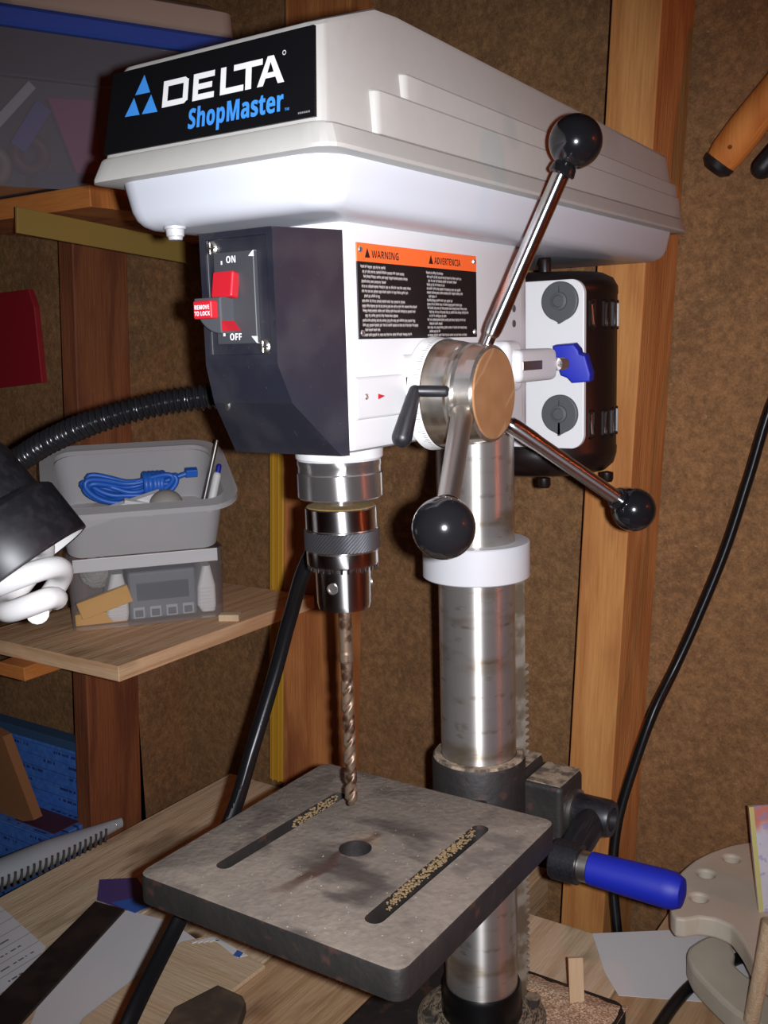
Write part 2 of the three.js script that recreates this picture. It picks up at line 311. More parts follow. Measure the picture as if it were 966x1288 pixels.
{ // table, drilled and slotted
  const T0 = 0.0635, T1 = 0.2375, W = 0.087, ty = 0.2054, bt = 0.187;
  let body = loft([rrect(bt, -W + 0.004, W - 0.004, T0 + 0.004, T1 - 0.004, 0.006, 4), rrect(bt + 0.002, -W, W, T0, T1, 0.0075, 4), rrect(ty - 0.0018, -W, W, T0, T1, 0.0075, 4), rrect(ty - 0.0005, -W + 0.0006, W - 0.0006, T0 + 0.0006, T1 - 0.0006, 0.007, 4), rrect(ty, -W + 0.002, W - 0.002, T0 + 0.002, T1 - 0.002, 0.006, 4)], 0.7);
  const slot = (x0, z0, x1, z1, w) => { const a = Math.atan2(x1 - x0, z1 - z0), L = Math.hypot(x1 - x0, z1 - z0), g = new RoundedBoxGeometry(w, 0.04, L + w, 4, w * 0.49); g.rotateY(a); g.translate((x0 + x1) / 2, 0.197, (z0 + z1) / 2); return g; };
  body = cut(body, slot(-0.0505, 0.205, -0.0465, 0.103, 0.0095), slot(0.0515, 0.206, 0.0525, 0.097, 0.0105), new THREE.CylinderGeometry(0.0095, 0.0095, 0.06, 32).translate(0.002, 0.2, 0.1530));
  const tp = uvm(body);
  // split the worn, dusty upper face from the dark casting
  const pos = tp.attributes.position, nor = tp.attributes.normal, A = [[], [], []], B = [[], [], []];
  for (let i = 0; i < pos.count; i += 3) {
    const top = [0, 1, 2].every((k) => pos.getY(i + k) > ty - 0.0012), D = top ? A : B;
    for (let k = i; k < i + 3; k++) {
      D[0].push(pos.getX(k), pos.getY(k), pos.getZ(k)); D[1].push(nor.getX(k), nor.getY(k), nor.getZ(k));
      if (top) D[2].push((pos.getX(k) + W) / (2 * W), (pos.getZ(k) - T0) / (T1 - T0)); else D[2].push(tp.attributes.uv.getX(k), tp.attributes.uv.getY(k));
    }
  }
  const mk = (D) => { const g = new THREE.BufferGeometry(); g.setAttribute('position', new THREE.Float32BufferAttribute(D[0], 3)); g.setAttribute('normal', new THREE.Float32BufferAttribute(D[1], 3)); g.setAttribute('uv', new THREE.Float32BufferAttribute(D[2], 2)); return g; };
  const worn = std({
    map: tex(1024, 1024, (u, v) => {
      const g = fbm(u, v, 4, 3, 5, 300), f = fbm(u, v, 60, 60, 3, 310), h = fbm(u, v, 9, 9, 4, 320);
      let c = mix3([104, 96, 88], [146, 134, 120], clamp(g * 1.1 + (f - 0.5) * 0.5));
      // dark oily smears around the hole and toward the front
      const smear = sstep(0.5, 0.68, fbm(u + 0.35 * v, v, 3, 9, 4, 330)) * sstep(0.28, 0.5, u) * (1 - sstep(0.68, 0.8, u)) * sstep(0.22, 0.36, v);
      c = mix3(c, [66, 58, 54], smear * 0.8);
      c = mix3(c, [70, 62, 58], sstep(0.55, 0.75, h) * 0.35);
      const l = Math.abs((u - 0.5) + (v - 0.5) * 0.22 + (fbm(u, v, 6, 6, 3, 340) - 0.5) * 0.16);
      c = mix3(c, [72, 50, 42], (1 - sstep(0.006, 0.035, l)) * sstep(0.36, 0.42, v) * (1 - sstep(0.72, 0.92, v)) * 0.85);
      const d = Math.hypot(u - 0.513, v - 0.482); c = mix3(c, [164, 140, 104], (1 - sstep(0.06, 0.085, d)) * sstep(0.52, 0.36, v) * 0.6);
      if (hash(Math.floor(u * 300), Math.floor(v * 300), 5) > 0.9985) c = [214, 196, 168];
      return c;
    }),
    bumpMap: tex(512, 512, (u, v) => { const f = fbm(u, v, 60, 60, 3, 310) * 255; return [f, f, f]; }, false), bumpScale: 0.0004, roughness: 0.72,
  });
  const tb = part('table', mk(B), M.iron, dp, 'square cast iron drill table with two slots');
  part('table_surface', mk(A), worn, tb, 'worn dusty grey upper face with oil smears');
  // sawdust lying along the slot edges
  const dust = (x, z0, z1, n) => { const gs = []; for (let i = 0; i < n; i++) { const r = rr(0.0003, 0.0009), z = rr(z0, z1); gs.push(new THREE.IcosahedronGeometry(r, 0).scale(1.2, 0.7, 1.3).rotateY(rr(0, 3)).translate(x + rr(-0.0012, 0.0012), ty - 0.0022 + rr(-0.0040, 0.0022), z)); } return merge(gs); };
  const d1 = part('sawdust', dust(0.0476, 0.095, 0.190, 480), M.dustSlot, tb, 'tan sawdust caught in the slot'); d1.userData.kind = 'stuff';
  const d2 = part('sawdust', dust(-0.0500, 0.100, 0.145, 160), M.dustSlot, tb, 'tan sawdust caught in the slot'); d2.userData.kind = 'stuff';
  // bracket around the column
  const br = lathe([[0.0263, 0.150], [0.031, 0.150], [0.0325, 0.152], [0.0325, 0.2035], [0.031, 0.2065], [0.0263, 0.207]], 48);
  const k = part('table_bracket', merge(uvm(br), box(-0.02, 0.02, 0.150, 0.1868, 0.02, 0.13, 0.003)), M.iron, dp, 'dark iron bracket clamped on the column');
  const hs = part('gear_housing', merge(box(-0.002, 0.058, 0.146, 0.189, -0.048, -0.010, 0.004), box(0.002, 0.03, 0.152, 0.196, -0.044, -0.004, 0.004)), M.iron, k);
  { const u = part('dust_layer', merge(lathe([[0.0264, 0.2078], [0.0305, 0.2076], [0.0318, 0.2060]].reverse(), 48), box(0.031, 0.0565, 0.1888, 0.1896, -0.0465, -0.0115, 0.0003), box(0.0035, 0.0285, 0.1958, 0.1966, -0.0425, -0.0055, 0.0003)), M.dust, k, 'grey tan dust lying on the bracket'); uvm(u.geometry); }
  part('shaft_washer', alongX(lathe([[0, 0], [0.0148, 0], [0.015, 0.0004], [0.015, 0.003], [0, 0.003]]), 0.058, 0.1655, -0.030), M.steelDull, hs);
  const cr = part('crank', merge(
    alongX(lathe([[0, 0], [0.0122, 0], [0.0128, 0.001], [0.0128, 0.023], [0.0118, 0.0255], [0.008, 0.0255], [0.0075, 0.020], [0, 0.020]]), 0.061, 0.1655, -0.030),
    capsule([0.074, 0.1655, -0.030], [0.075, 0.156, 0.019], 0.0105, 0.0105),
    alongX(lathe([[0, 0], [0.0125, 0], [0.0132, 0.001], [0.0128, 0.018], [0, 0.019]]), 0.066, 0.155, 0.02)), M.black, dp, 'black table height crank');
  part('crank_ferrule', alongX(lathe([[0, 0], [0.0098, 0], [0.0098, 0.0065], [0, 0.0065]]), 0.0845, 0.155, 0.02), M.steelDull, cr);
  part('crank_grip', alongX(lathe([[0, 0], [0.0096, 0], [0.0104, 0.001], [0.0112, 0.03], [0.0116, 0.049], [0.0112, 0.055], [0.009, 0.0595], [0.004, 0.061], [0, 0.061]], 40), 0.0905, 0.155, 0.02), M.blue, cr, 'blue plastic crank grip');
}
{ // head casting
  const hx = 0.036, H = loft([
    rrect(0.4375, -hx + 0.004, hx - 0.004, -0.001, 0.189, 0.006, 5), rrect(0.439, -hx + 0.001, hx - 0.001, -0.002, 0.192, 0.006, 5), rrect(0.442, -hx, hx, -0.003, 0.193, 0.006, 5),
    rrect(0.5415, -hx, hx, -0.003, 0.193, 0.006, 5), rrect(0.5478, -hx, hx, -0.003, 0.193, 0.006, 5)], 0.6);
  const head = part('head', merge(H,
    uvm(lathe([[0, 0.4315], [0.031, 0.4315], [0.0335, 0.434], [0.034, 0.437], [0.034, 0.5478], [0, 0.5478]], 48)),
    uvm(lathe([[0, 0.4295], [0.0222, 0.4295], [0.0235, 0.431], [0.0240, 0.438], [0, 0.438]], 48).translate(0, 0, 0.1524)),
    // low boss around the feed shaft with its two flats
    box(0.030, 0.0375, 0.4535, 0.4745, 0.125, 0.188, 0.0018), box(0.030, 0.0375, 0.4425, 0.485, 0.108, 0.146, 0.0035),
    // clamp lug at the back
    box(0.022, 0.0515, 0.4645, 0.4845, -0.0185, 0.036, 0.004), box(0.022, 0.046, 0.459, 0.490, 0.020, 0.042, 0.005)), M.white, dp, 'white painted head casting');
  // slotted hole in the lug with the motor rod inside
  const lugSlot = part('lug_slot', box(0.0509, 0.0520, 0.4718, 0.4775, 0.006, 0.0335, 0.0009), M.steelDull, head, 'dark slot in the clamp lug');
  for (const y of [0.5095, 0.5003]) part('plug_hole', alongX(lathe([[0, 0], [0.0024, 0], [0.0022, 0.0007], [0, 0.0007]], 20), 0.0357, y, 0.0135), M.greyRub, head);
  // warning plate, riveted on
  const wl = canvasTex(1560, 600, (c, w, h) => {
    c.fillStyle = '#120d0e'; c.fillRect(0, 0, w, h); c.fillStyle = '#f0662c'; c.fillRect(0, 0, w, 116);
    c.fillStyle = '#241210'; c.font = 'bold 66px sans-serif';
    const tri = (x, y) => { c.beginPath(); c.moveTo(x, y); c.lineTo(x + 30, y - 62); c.lineTo(x + 60, y); c.closePath(); c.fill(); };
    tri(88, 90); c.fillText('WARNING', 166, 88); tri(868, 90); c.save(); c.translate(944, 88); c.scale(0.84, 1); c.fillText('ADVERTENCIA', 0, 0); c.restore();
    let s = 3; const R = () => { s = (s * 1103515245 + 12345) & 0x7fffffff; return s / 0x7fffffff; };
    c.fillStyle = '#b9b2ae';
    const rowsL = [[60, .36], [78, .64], [88, .70], [66, .40], [66, .80], [66, .78], [92, .24], [66, .72], [66, .90], [70, .88], [96, .52], [66, .90], [66, .92], [92, .25], [66, .82]];
    const rowsR = [[60, .36], [70, .76], [84, .58], [66, .38], [66, .74], [66, .80], [88, .18], [66, .56], [66, .76], [70, .82], [92, .84], [92, .34], [66, .86], [92, .22], [66, .84], [92, .20], [66, .80]];
    const row = (x0, y, len) => { let x = x0; while (x < x0 + len) { const wd = 12 + R() * 46; for (let k = x; k < x + wd; k += 6) c.fillRect(k, y + (R() < 0.25 ? 0 : 4), 3.6, R() < 0.2 ? 21 : 17); c.fillRect(x, y + 9, wd, 3); x += wd + 9; } };
    rowsL.forEach(([x, l], i) => row(x - 22, 134 + i * 30.5, l * 690)); rowsR.forEach(([x, l], i) => row(x + 770, 140 + i * 26.8, l * 640));
  });
  const lab = box(0.0355, 0.0366, 0.4925, 0.5383, 0.0625, 0.1825, 0.0004); { const p = lab.attributes.position, u = lab.attributes.uv; for (let i = 0; i < p.count; i++) u.setXY(i, (0.1825 - p.getZ(i)) / 0.12, (p.getY(i) - 0.4925) / 0.0458); }
  const wp = part('warning_plate', lab, std({ map: wl, roughness: 0.5 }), head, 'black and orange warning plate in two languages');
  for (const [y, z] of [[0.5350, 0.1795], [0.4955, 0.1795], [0.5350, 0.0655], [0.4955, 0.0655]]) part('rivet', alongX(lathe([[0, 0], [0.0017, 0], [0.0013, 0.0007], [0, 0.001]], 16), 0.0365, y, z), M.steel, head);
  // pointer mark
  const ar = new THREE.Shape([[0, 0.0014], [0, -0.0014], [0.0062, 0]].map(([a, b]) => new THREE.Vector2(a, b)));
  part('pointer_mark', uvm(new THREE.ExtrudeGeometry(ar, { depth: 0.0003, bevelEnabled: false }).rotateY(Math.PI / 2).translate(0.0374, 0.4642, 0.1690)), M.red, head, 'small red pointer on the casting');
  part('pointer_screw', alongX(lathe([[0, 0], [0.0016, 0], [0.0013, 0.0004], [0, 0.0004]], 16), 0.0374, 0.4647, 0.1790), M.steelDull, head);

  // switch box
  const bp = []; for (const s of [-1, 1]) bp.push(V(s * 0.0358, 0.437, 0.1925), V(s * 0.0358, 0.5432, 0.1925), V(s * 0.0222, 0.5432, 0.2276), V(s * 0.0222, 0.482, 0.2276), V(s * 0.0245, 0.4638, 0.2208), V(s * 0.0340, 0.437, 0.1965));
  let sb = new ConvexGeometry(bp); sb.setAttribute('uv', new THREE.Float32BufferAttribute(new Float32Array(sb.attributes.position.count * 2), 2));
  sb = cut(sb, box(-0.0186, 0.0186, 0.4868, 0.5402, 0.2262, 0.2300, 0.0006));
  sb.computeVertexNormals(); const sw = part('switch_box', uvm(crease3(sb, 0.3)), M.blackBox, dp, 'black plastic switch box with a slanted lower front');
  const P = (x, y, z, t) => V(x, y, z);
  const plateTex = canvasTex(400, 640, (c, w, h) => { c.fillStyle = '#3b3c3f'; c.fillRect(0, 0, w, h); c.fillStyle = '#e8e8ea'; c.font = 'bold 66px sans-serif'; c.textAlign = 'center'; c.fillText('ON', 180, 76); c.fillText('OFF', 190, 612); c.fillRect(78, 58, 14, 26); c.fillRect(66, 556, 20, 26); c.beginPath(); c.moveTo(398, 0); c.lineTo(398, 44); c.lineTo(350, 40); c.closePath(); c.fill(); c.beginPath(); c.moveTo(398, 640); c.lineTo(398, 590); c.lineTo(344, 588); c.closePath(); c.fill(); });
  const pg = box(-0.0130, 0.0118, 0.4918, 0.5338, 0.2258, 0.2288, 0.0007); { const p = pg.attributes.position, u = pg.attributes.uv; for (let i = 0; i < p.count; i++) u.setXY(i, (p.getX(i) + 0.013) / 0.0248, (p.getY(i) - 0.4918) / 0.042); }
  part('switch_plate', pg, std({ map: plateTex, roughness: 0.5 }), sw, 'dark grey switch plate lettered ON and OFF');
  { const g = box(-0.0106, 0.0024, 0.5125, 0.5246, 0.2270, 0.2325, 0.0012); g.translate(0, -0.5246, -0.2290); g.rotateX(-0.18); g.translate(0, 0.5246, 0.2290); part('rocker', g, M.red, sw, 'red rocker switch'); }
  { // key that locks the rocker, on a quarter round guard
    const s = new THREE.Shape(); s.absarc(0.0015, 0.002, 0.0150, Math.PI, Math.PI * 1.5, false); s.lineTo(0.0015, 0.002); s.closePath();
    const q = new THREE.ExtrudeGeometry(s, { depth: 0.0080, bevelEnabled: true, bevelSize: 0.0007, bevelThickness: 0.0007, bevelSegments: 2, curveSegments: 20 });
    q.translate(-0.0040, 0.5105, 0.2288); part('lock_guard', uvm(q), M.greyRub, sw, 'dark grey quarter round switch guard');
    const kt = canvasTex(256, 160, (c, w, h) => { c.fillStyle = '#bd1d29'; c.fillRect(0, 0, w, h); c.fillStyle = '#f4eeee'; c.font = 'bold 52px sans-serif'; c.textAlign = 'center'; c.fillText('REMOVE', 128, 76); c.fillText('TO LOCK', 128, 130); });
    const kg = box(-0.0145, -0.0030, 0.5035, 0.5118, 0.2375, 0.2425, 0.001); { const p = kg.attributes.position, u = kg.attributes.uv; for (let i = 0; i < p.count; i++) u.setXY(i, (p.getX(i) + 0.0145) / 0.0115, (p.getY(i) - 0.5035) / 0.0083); }
    part('lock_key', kg, std({ map: kt, roughness: 0.45 }), sw, 'red key lettered remove to lock');
    const t = new THREE.Shape([[-0.0085, 0.5040], [-0.0030, 0.5040], [0.0022, 0.4978], [-0.0042, 0.4978]].map(([a, b]) => new THREE.Vector2(a, b)));
    part('rocker', uvm(new THREE.ExtrudeGeometry(t, { depth: 0.0085, bevelEnabled: false }).translate(0, 0, 0.2287)), M.red, sw, 'red lower half of the rocker');
  }
  for (const [x, y] of [[-0.0148, 0.5362], [0.0146, 0.4902]]) part('switch_screw', cut(alongZ(lathe([[0, 0], [0.0036, 0], [0.0034, 0.0012], [0.0024, 0.0022], [0, 0.0026]], 24), x, y, 0.2262), box(x - 0.003, x + 0.003, y - 0.0004, y + 0.0004, 0.2280, 0.2300, 0), box(x - 0.0004, x + 0.0004, y - 0.003, y + 0.003, 0.2280, 0.2300, 0)), M.steelDull, sw);
  part('cover_screw', alongZ(lathe([[0, 0], [0.002, 0], [0.0016, 0.001], [0, 0.0012]], 16), -0.0172, 0.462, 0.2196), M.steelDull, sw);
}
{ // belt guard: pan below, lid above
  const pw = 0.0656, zf = 0.2425, zr = -0.2125;
  const R = (y, i, r) => rrect(y, -pw + i, pw - i, zr + i, zf - i, r, 6);
  const pan = part('guard_pan', loft([R(0.5470, 0.016, 0.006), R(0.5474, 0.0115, 0.010), R(0.5490, 0.0075, 0.013), R(0.5515, 0.0048, 0.015), R(0.5555, 0.003, 0.016), R(0.570, 0.0, 0.018)], 0.9), M.pan, dp, 'white lower pan of the belt guard');
  for (const [x, z] of [[-0.0335, 0.2315]]) part('pan_bolt', lathe([[0, 0], [0.0032, 0], [0.0036, 0.0014], [0.0042, 0.0018], [0.0044, 0.0046], [0.0052, 0.0050], [0.0052, 0.0062], [0, 0.0062]].map(([r, y]) => [r, 0.5412 + y]), 24).translate(x, 0, z), std({ color: 0xd8d8d8, metalness: 0.4, roughness: 0.3 }), pan, 'bright bolt under the guard');
  // lid
  const s = (z) => { const f = z > 0.19 ? mix(0.637, 0.6215, clamp((z - 0.19) / 0.045)) : mix(0.6265, 0.637, clamp((z + 0.2) / 0.39)); return (f - 0.579) / 0.058; };
  const warp = (q) => { if (q.y > 0.5795) q.y = 0.5795 + (q.y - 0.5795) * s(q.z); };
  const ringL = (y, hw, zz0, zz1, r) => rrect(y, -hw, hw, zz0, zz1, r, 4, 24);
  const lid = part('guard_lid', loft([
    ringL(0.5685, 0.0705, -0.218, 0.2475, 0.008), ringL(0.5688, 0.0722, -0.2195, 0.2497, 0.009), ringL(0.5705, 0.0722, -0.2195, 0.2497, 0.009), ringL(0.5785, 0.0688, -0.217, 0.2470, 0.008), ringL(0.5795, 0.0675, -0.2165, 0.2462, 0.007),
    ringL(0.5800, 0.0655, -0.215, 0.2452, 0.006), ringL(0.634, 0.0592, -0.207, 0.2368, 0.006), ringL(0.6362, 0.0582, -0.2062, 0.2358, 0.006), ringL(0.637, 0.0562, -0.204, 0.234, 0.006), ringL(0.637, 0.03, -0.178, 0.21, 0.006), ringL(0.637, 0.0065, -0.156, 0.19, 0.006)], 0.35, warp), M.lid, dp, 'light grey upper lid of the belt guard');
  const step = (y1, b0, b1, z0b, z0t, zr2) => loft([ringL(0.5796, b0, zr2 - 0.002, z0b, 0.004), ringL(y1 - 0.0012, b1 + 0.0004, zr2, z0t, 0.004), ringL(y1 - 0.0003, b1 - 0.0002, zr2 + 0.0004, z0t - 0.0006, 0.004), ringL(y1, b1 - 0.0012, zr2 + 0.0012, z0t - 0.0016, 0.003)], 0.5, (q) => { if (q.y > 0.5797) { const k = (mix(0.6265, 0.637, clamp((q.z + 0.2) / 0.39)) - 0.579) / 0.058; q.y = 0.5797 + (q.y - 0.5797) * k; } });
  part('guard_step', step(0.6108, 0.0668, 0.0645, 0.1835, 0.1818, -0.2125), M.lid, lid);
  part('guard_step', step(0.5988, 0.0682, 0.0665, 0.2095, 0.2080, -0.2145), M.lid, lid);
  // name plate
  const sgn = canvasTex(1600, 480, (c, w, h) => {
    c.fillStyle = '#0a0a0d'; c.fillRect(0, 0, w, h); const X = (u) => u * w, Y = (v) => (1 - v) * h;
    c.fillStyle = '#3f8fe0'; const tri = (pts) => { c.beginPath(); pts.forEach(([a, b], i) => i ? c.lineTo(X(a), Y(b)) : c.moveTo(X(a), Y(b))); c.closePath(); c.fill(); };
    tri([[.181, .90], [.140, .672], [.222, .668]]); tri([[.136, .645], [.095, .43], [.176, .42]]); tri([[.228, .640], [.188, .42], [.271, .41]]);
    c.fillStyle = '#eeeeea'; const t = X(.026), th = 36; const rc = (a, b, u2, v2) => c.fillRect(X(a), Y(v2), X(u2 - a), Y(b) - Y(v2));
    const y0 = .445, y1 = .760;
    rc(.292, y0, .318, y1); rc(.292, y0, .405, y0 + .07); rc(.292, y1 - .07, .405, y1); rc(.396, y0 + .03, .422, y1 - .03); c.beginPath(); c.moveTo(X(.404), Y(y1)); c.lineTo(X(.422), Y(y1 - .04)); c.lineTo(X(.396), Y(y1 - .05)); c.closePath(); c.fill(); c.beginPath(); c.moveTo(X(.404), Y(y0)); c.lineTo(X(.422), Y(y0 + .04)); c.lineTo(X(.396), Y(y0 + .05)); c.closePath(); c.fill();
    rc(.446, y0, .472, y1); rc(.446, y0, .551, y0 + .07); rc(.446, y1 - .07, .551, y1); rc(.446, .568, .540, .636);
    rc(.580, y0, .606, y1); rc(.580, y0, .690, y0 + .07);
    rc(.642, y1 - .07, .776, y1); rc(.698, y0, .726, y1);
    c.beginPath(); [[.798, y1 + .01], [.826, y1 + .01], [.873, y0], [.845, y0], [.834, .525], [.790, .525], [.779, y0], [.752, y0]].forEach(([a, b], i) => i ? c.lineTo(X(a), Y(b)) : c.moveTo(X(a), Y(b))); c.closePath(); c.fill();
    c.fillStyle = '#0a0a0d'; c.beginPath(); [[.812, .70], [.826, .585], [.798, .585]].forEach(([a, b], i) => i ? c.lineTo(X(a), Y(b)) : c.moveTo(X(a), Y(b))); c.closePath(); c.fill();
    c.strokeStyle = '#d8d8d4'; c.lineWidth = 5; c.beginPath(); c.arc(X(.872), Y(.77), 11, 0, 7); c.stroke();
    c.save(); c.fillStyle = '#3f8fe0'; c.strokeStyle = '#3f8fe0'; c.lineWidth = 5; c.font = 'bold 150px sans-serif'; c.translate(X(.431), Y(.13)); const m = c.measureText('ShopMaster').width; c.scale(X(.44) / m, 1); c.fillText('ShopMaster', 0, 0); c.strokeText('ShopMaster', 0, 0); c.restore();
    c.fillStyle = '#3f8fe0'; c.font = 'bold 22px sans-serif'; c.fillText('TM', X(.876), Y(.12)); c.fillStyle = '#8a8a88'; for (let k = 0; k < 9; k++) c.fillRect(X(.933) + k * 9, Y(.075), 6, 10);
  });
  const q = [[-0.0624, 0.5812, 0.2463], [0.0624, 0.5812, 0.2463], [0.0590, 0.6180, 0.2400], [-0.0590, 0.6180, 0.2400]], pts = [], back = 0.0016;
  const g = new THREE.BufferGeometry(), f = [], uu = [], N = 8;
  const at = (u, v, dz) => { const a = V(...q[0]).lerp(V(...q[1]), u), b = V(...q[3]).lerp(V(...q[2]), u); const r = a.lerp(b, v); r.z -= dz; return r; };
  const quad = (a, b, c, d, ua, ub, uc, ud) => { for (const [p, w] of [[a, ua], [b, ub], [c, uc], [a, ua], [c, uc], [d, ud]]) { f.push(p.x, p.y, p.z); uu.push(...w); } };
  for (let i = 0; i < N; i++) for (let j = 0; j < N; j++) { const a = i / N, b = (i + 1) / N, c = j / N, d = (j + 1) / N; quad(at(a, c, 0), at(b, c, 0), at(b, d, 0), at(a, d, 0), [a, c], [b, c], [b, d], [a, d]); }
  const E0 = [0.01, 0.01]; for (const [a, b] of [[[0, 0], [1, 0]], [[1, 0], [1, 1]], [[1, 1], [0, 1]], [[0, 1], [0, 0]]]) quad(at(...b, 0), at(...a, 0), at(...a, back), at(...b, back), E0, E0, E0, E0);
  g.setAttribute('position', new THREE.Float32BufferAttribute(f, 3)); g.setAttribute('uv', new THREE.Float32BufferAttribute(uu, 2)); g.computeVertexNormals();
  part('name_plate', g, std({ map: sgn, roughness: 0.45 }), lid, 'black name plate with white and blue lettering and triangle emblem');
}
{ // motor behind the column
  const cz = -0.112, mot = part('motor', lathe([[0, 0.392], [0.036, 0.392], [0.045, 0.394], [0.0505, 0.399], [0.0525, 0.406], [0.0527, 0.411], [0.0522, 0.412], [0.0522, 0.521], [0.0527, 0.522], [0.0525, 0.527], [0.049, 0.533], [0.042, 0.5365], [0, 0.5375]], 64).translate(0, 0, cz), M.motor, dp, 'black electric motor with vent slots');
  for (const y of [0.5065, 0.4300]) for (const deg of [63, 78, 92, 108]) {
    const an = deg * Math.PI / 180, x = 0.0523 * Math.sin(an), z = cz + 0.0523 * Math.cos(an);
    const n = V(x, 0, z - cz).normalize(), sp = new THREE.Shape(); const w = 0.0026, h = 0.0105;
    sp.absarc(0, h - w, w, 0, Math.PI); sp.absarc(0, -h + w, w, Math.PI, Math.PI * 2); const ho = new THREE.Path(), w2 = 0.0017; ho.absarc(0, h - w, w2, 0, Math.PI); ho.absarc(0, -h + w, w2, Math.PI, Math.PI * 2); sp.holes.push(ho);
    const g = new THREE.ExtrudeGeometry(sp, { depth: 0.0012, bevelEnabled: false, curveSegments: 6 }).translate(0, 0, -0.0004).applyQuaternion(new THREE.Quaternion().setFromUnitVectors(V(0, 0, 1), n)).translate(x, y, z);
    const v = part('motor_vent', uvm(g), M.motor, mot);
    // pressed louvre inside the slot
    part('motor_vent', uvm(new THREE.BoxGeometry(0.0012, 0.014, 0.0008).rotateZ(0.12).applyQuaternion(new THREE.Quaternion().setFromUnitVectors(V(0, 0, 1), n)).translate(x, y, z)), M.steelDull, mot);
  }
  for (const [x, z] of [[0.02, -0.066], [0.049, -0.112]]) part('motor_foot', lathe([[0, 0.386], [0.0035, 0.386], [0.0045, 0.388], [0.0045, 0.393], [0, 0.394]], 16).translate(x, 0, z), M.motor, mot);
  part('motor_foot', lathe([[0, 0.533], [0.0045, 0.533], [0.0045, 0.5455], [0.0035, 0.547], [0, 0.547]], 16).translate(0.012, 0, -0.085), M.motor, mot);
  // white mounting plate facing forward
  const s = new THREE.Shape(), x0 = -0.0555, x1 = 0.0555, y0 = 0.4170, y1 = 0.5285, r = 0.009;
  s.moveTo(x0 + r, y0); s.lineTo(x1 - r, y0); s.absarc(x1 - r, y0 + r, r, -Math.PI / 2, 0); s.lineTo(x1, y1 - r); s.absarc(x1 - r, y1 - r, r, 0, Math.PI / 2); s.lineTo(x0 + r, y1); s.absarc(x0 + r, y1 - r, r, Math.PI / 2, Math.PI); s.lineTo(x0, y0 + r); s.absarc(x0 + r, y0 + r, r, Math.PI, Math.PI * 1.5);
  const pl = part('motor_plate', uvm(new THREE.ExtrudeGeometry(s, { depth: 0.003, bevelEnabled: true, bevelSize: 0.0006, bevelThickness: 0.0006, bevelSegments: 2 }).translate(0, 0, -0.0535)), M.white, dp, 'white motor mounting plate');
  for (const x of [0.0394, -0.0394]) for (const y of [0.5150, 0.4400]) {
    const d = new THREE.Shape(); d.absarc(0, 0, 0.0122, -Math.PI / 2 + 0.32, Math.PI * 1.5 - 0.32); d.lineTo(0.001, -0.0148); d.lineTo(-0.001, -0.0148); d.closePath();
    const pg = uvm(new THREE.ExtrudeGeometry(d, { depth: 0.0024, bevelEnabled: true, bevelSize: 0.0008, bevelThickness: 0.0008, bevelSegments: 2, curveSegments: 24 }).translate(x, y, -0.0503));
    part('rubber_bush', merge(pg, alongZ(lathe([[0, 0], [0.006, 0], [0.0058, 0.0012], [0.004, 0.0016], [0.0036, 0.0008], [0, 0.0008]], 24), x, y, -0.0471)), M.greyRub, pl, 'dark grey rubber bush');
  }
  // threaded stud and blue wing knob
  const st = []; for (let i = 0; i < 9; i++) st.push([0.0036, i * 0.0014], [0.0042, i * 0.0014 + 0.0006]); st.push([0, 0.0128]);
  part('clamp_stud', alongZ(lathe([[0, -0.001], ...st], 20, 0.2), 0.050, 0.4742, -0.0308), M.steel, dp);
  const wg = new THREE.Shape([[-0.0105, 0.0108], [0.0012, 0.0114], [0.0038, 0.0082], [0.0046, 0.0052], [0.0082, 0.0040], [0.0112, -0.0070], [0.0108, -0.0108], [0.0006, -0.0114], [-0.0022, -0.0082], [-0.0062, -0.0066], [-0.0078, -0.0010], [-0.0108, 0.0040]].map(([a, b]) => new THREE.Vector2(a, b)));
  part('wing_knob', uvm(crease3(new THREE.ExtrudeGeometry(wg, { depth: 0.0085, bevelEnabled: true, bevelSize: 0.0013, bevelThickness: 0.0013, bevelSegments: 3 }).translate(0, 0, -0.004), 0.6).rotateY(0.12).rotateX(0.1).translate(0.0540, 0.4745, -0.0375)), M.blue, dp, 'blue plastic wing knob');
}
const HY = 0.4625, HZ = 0.112;
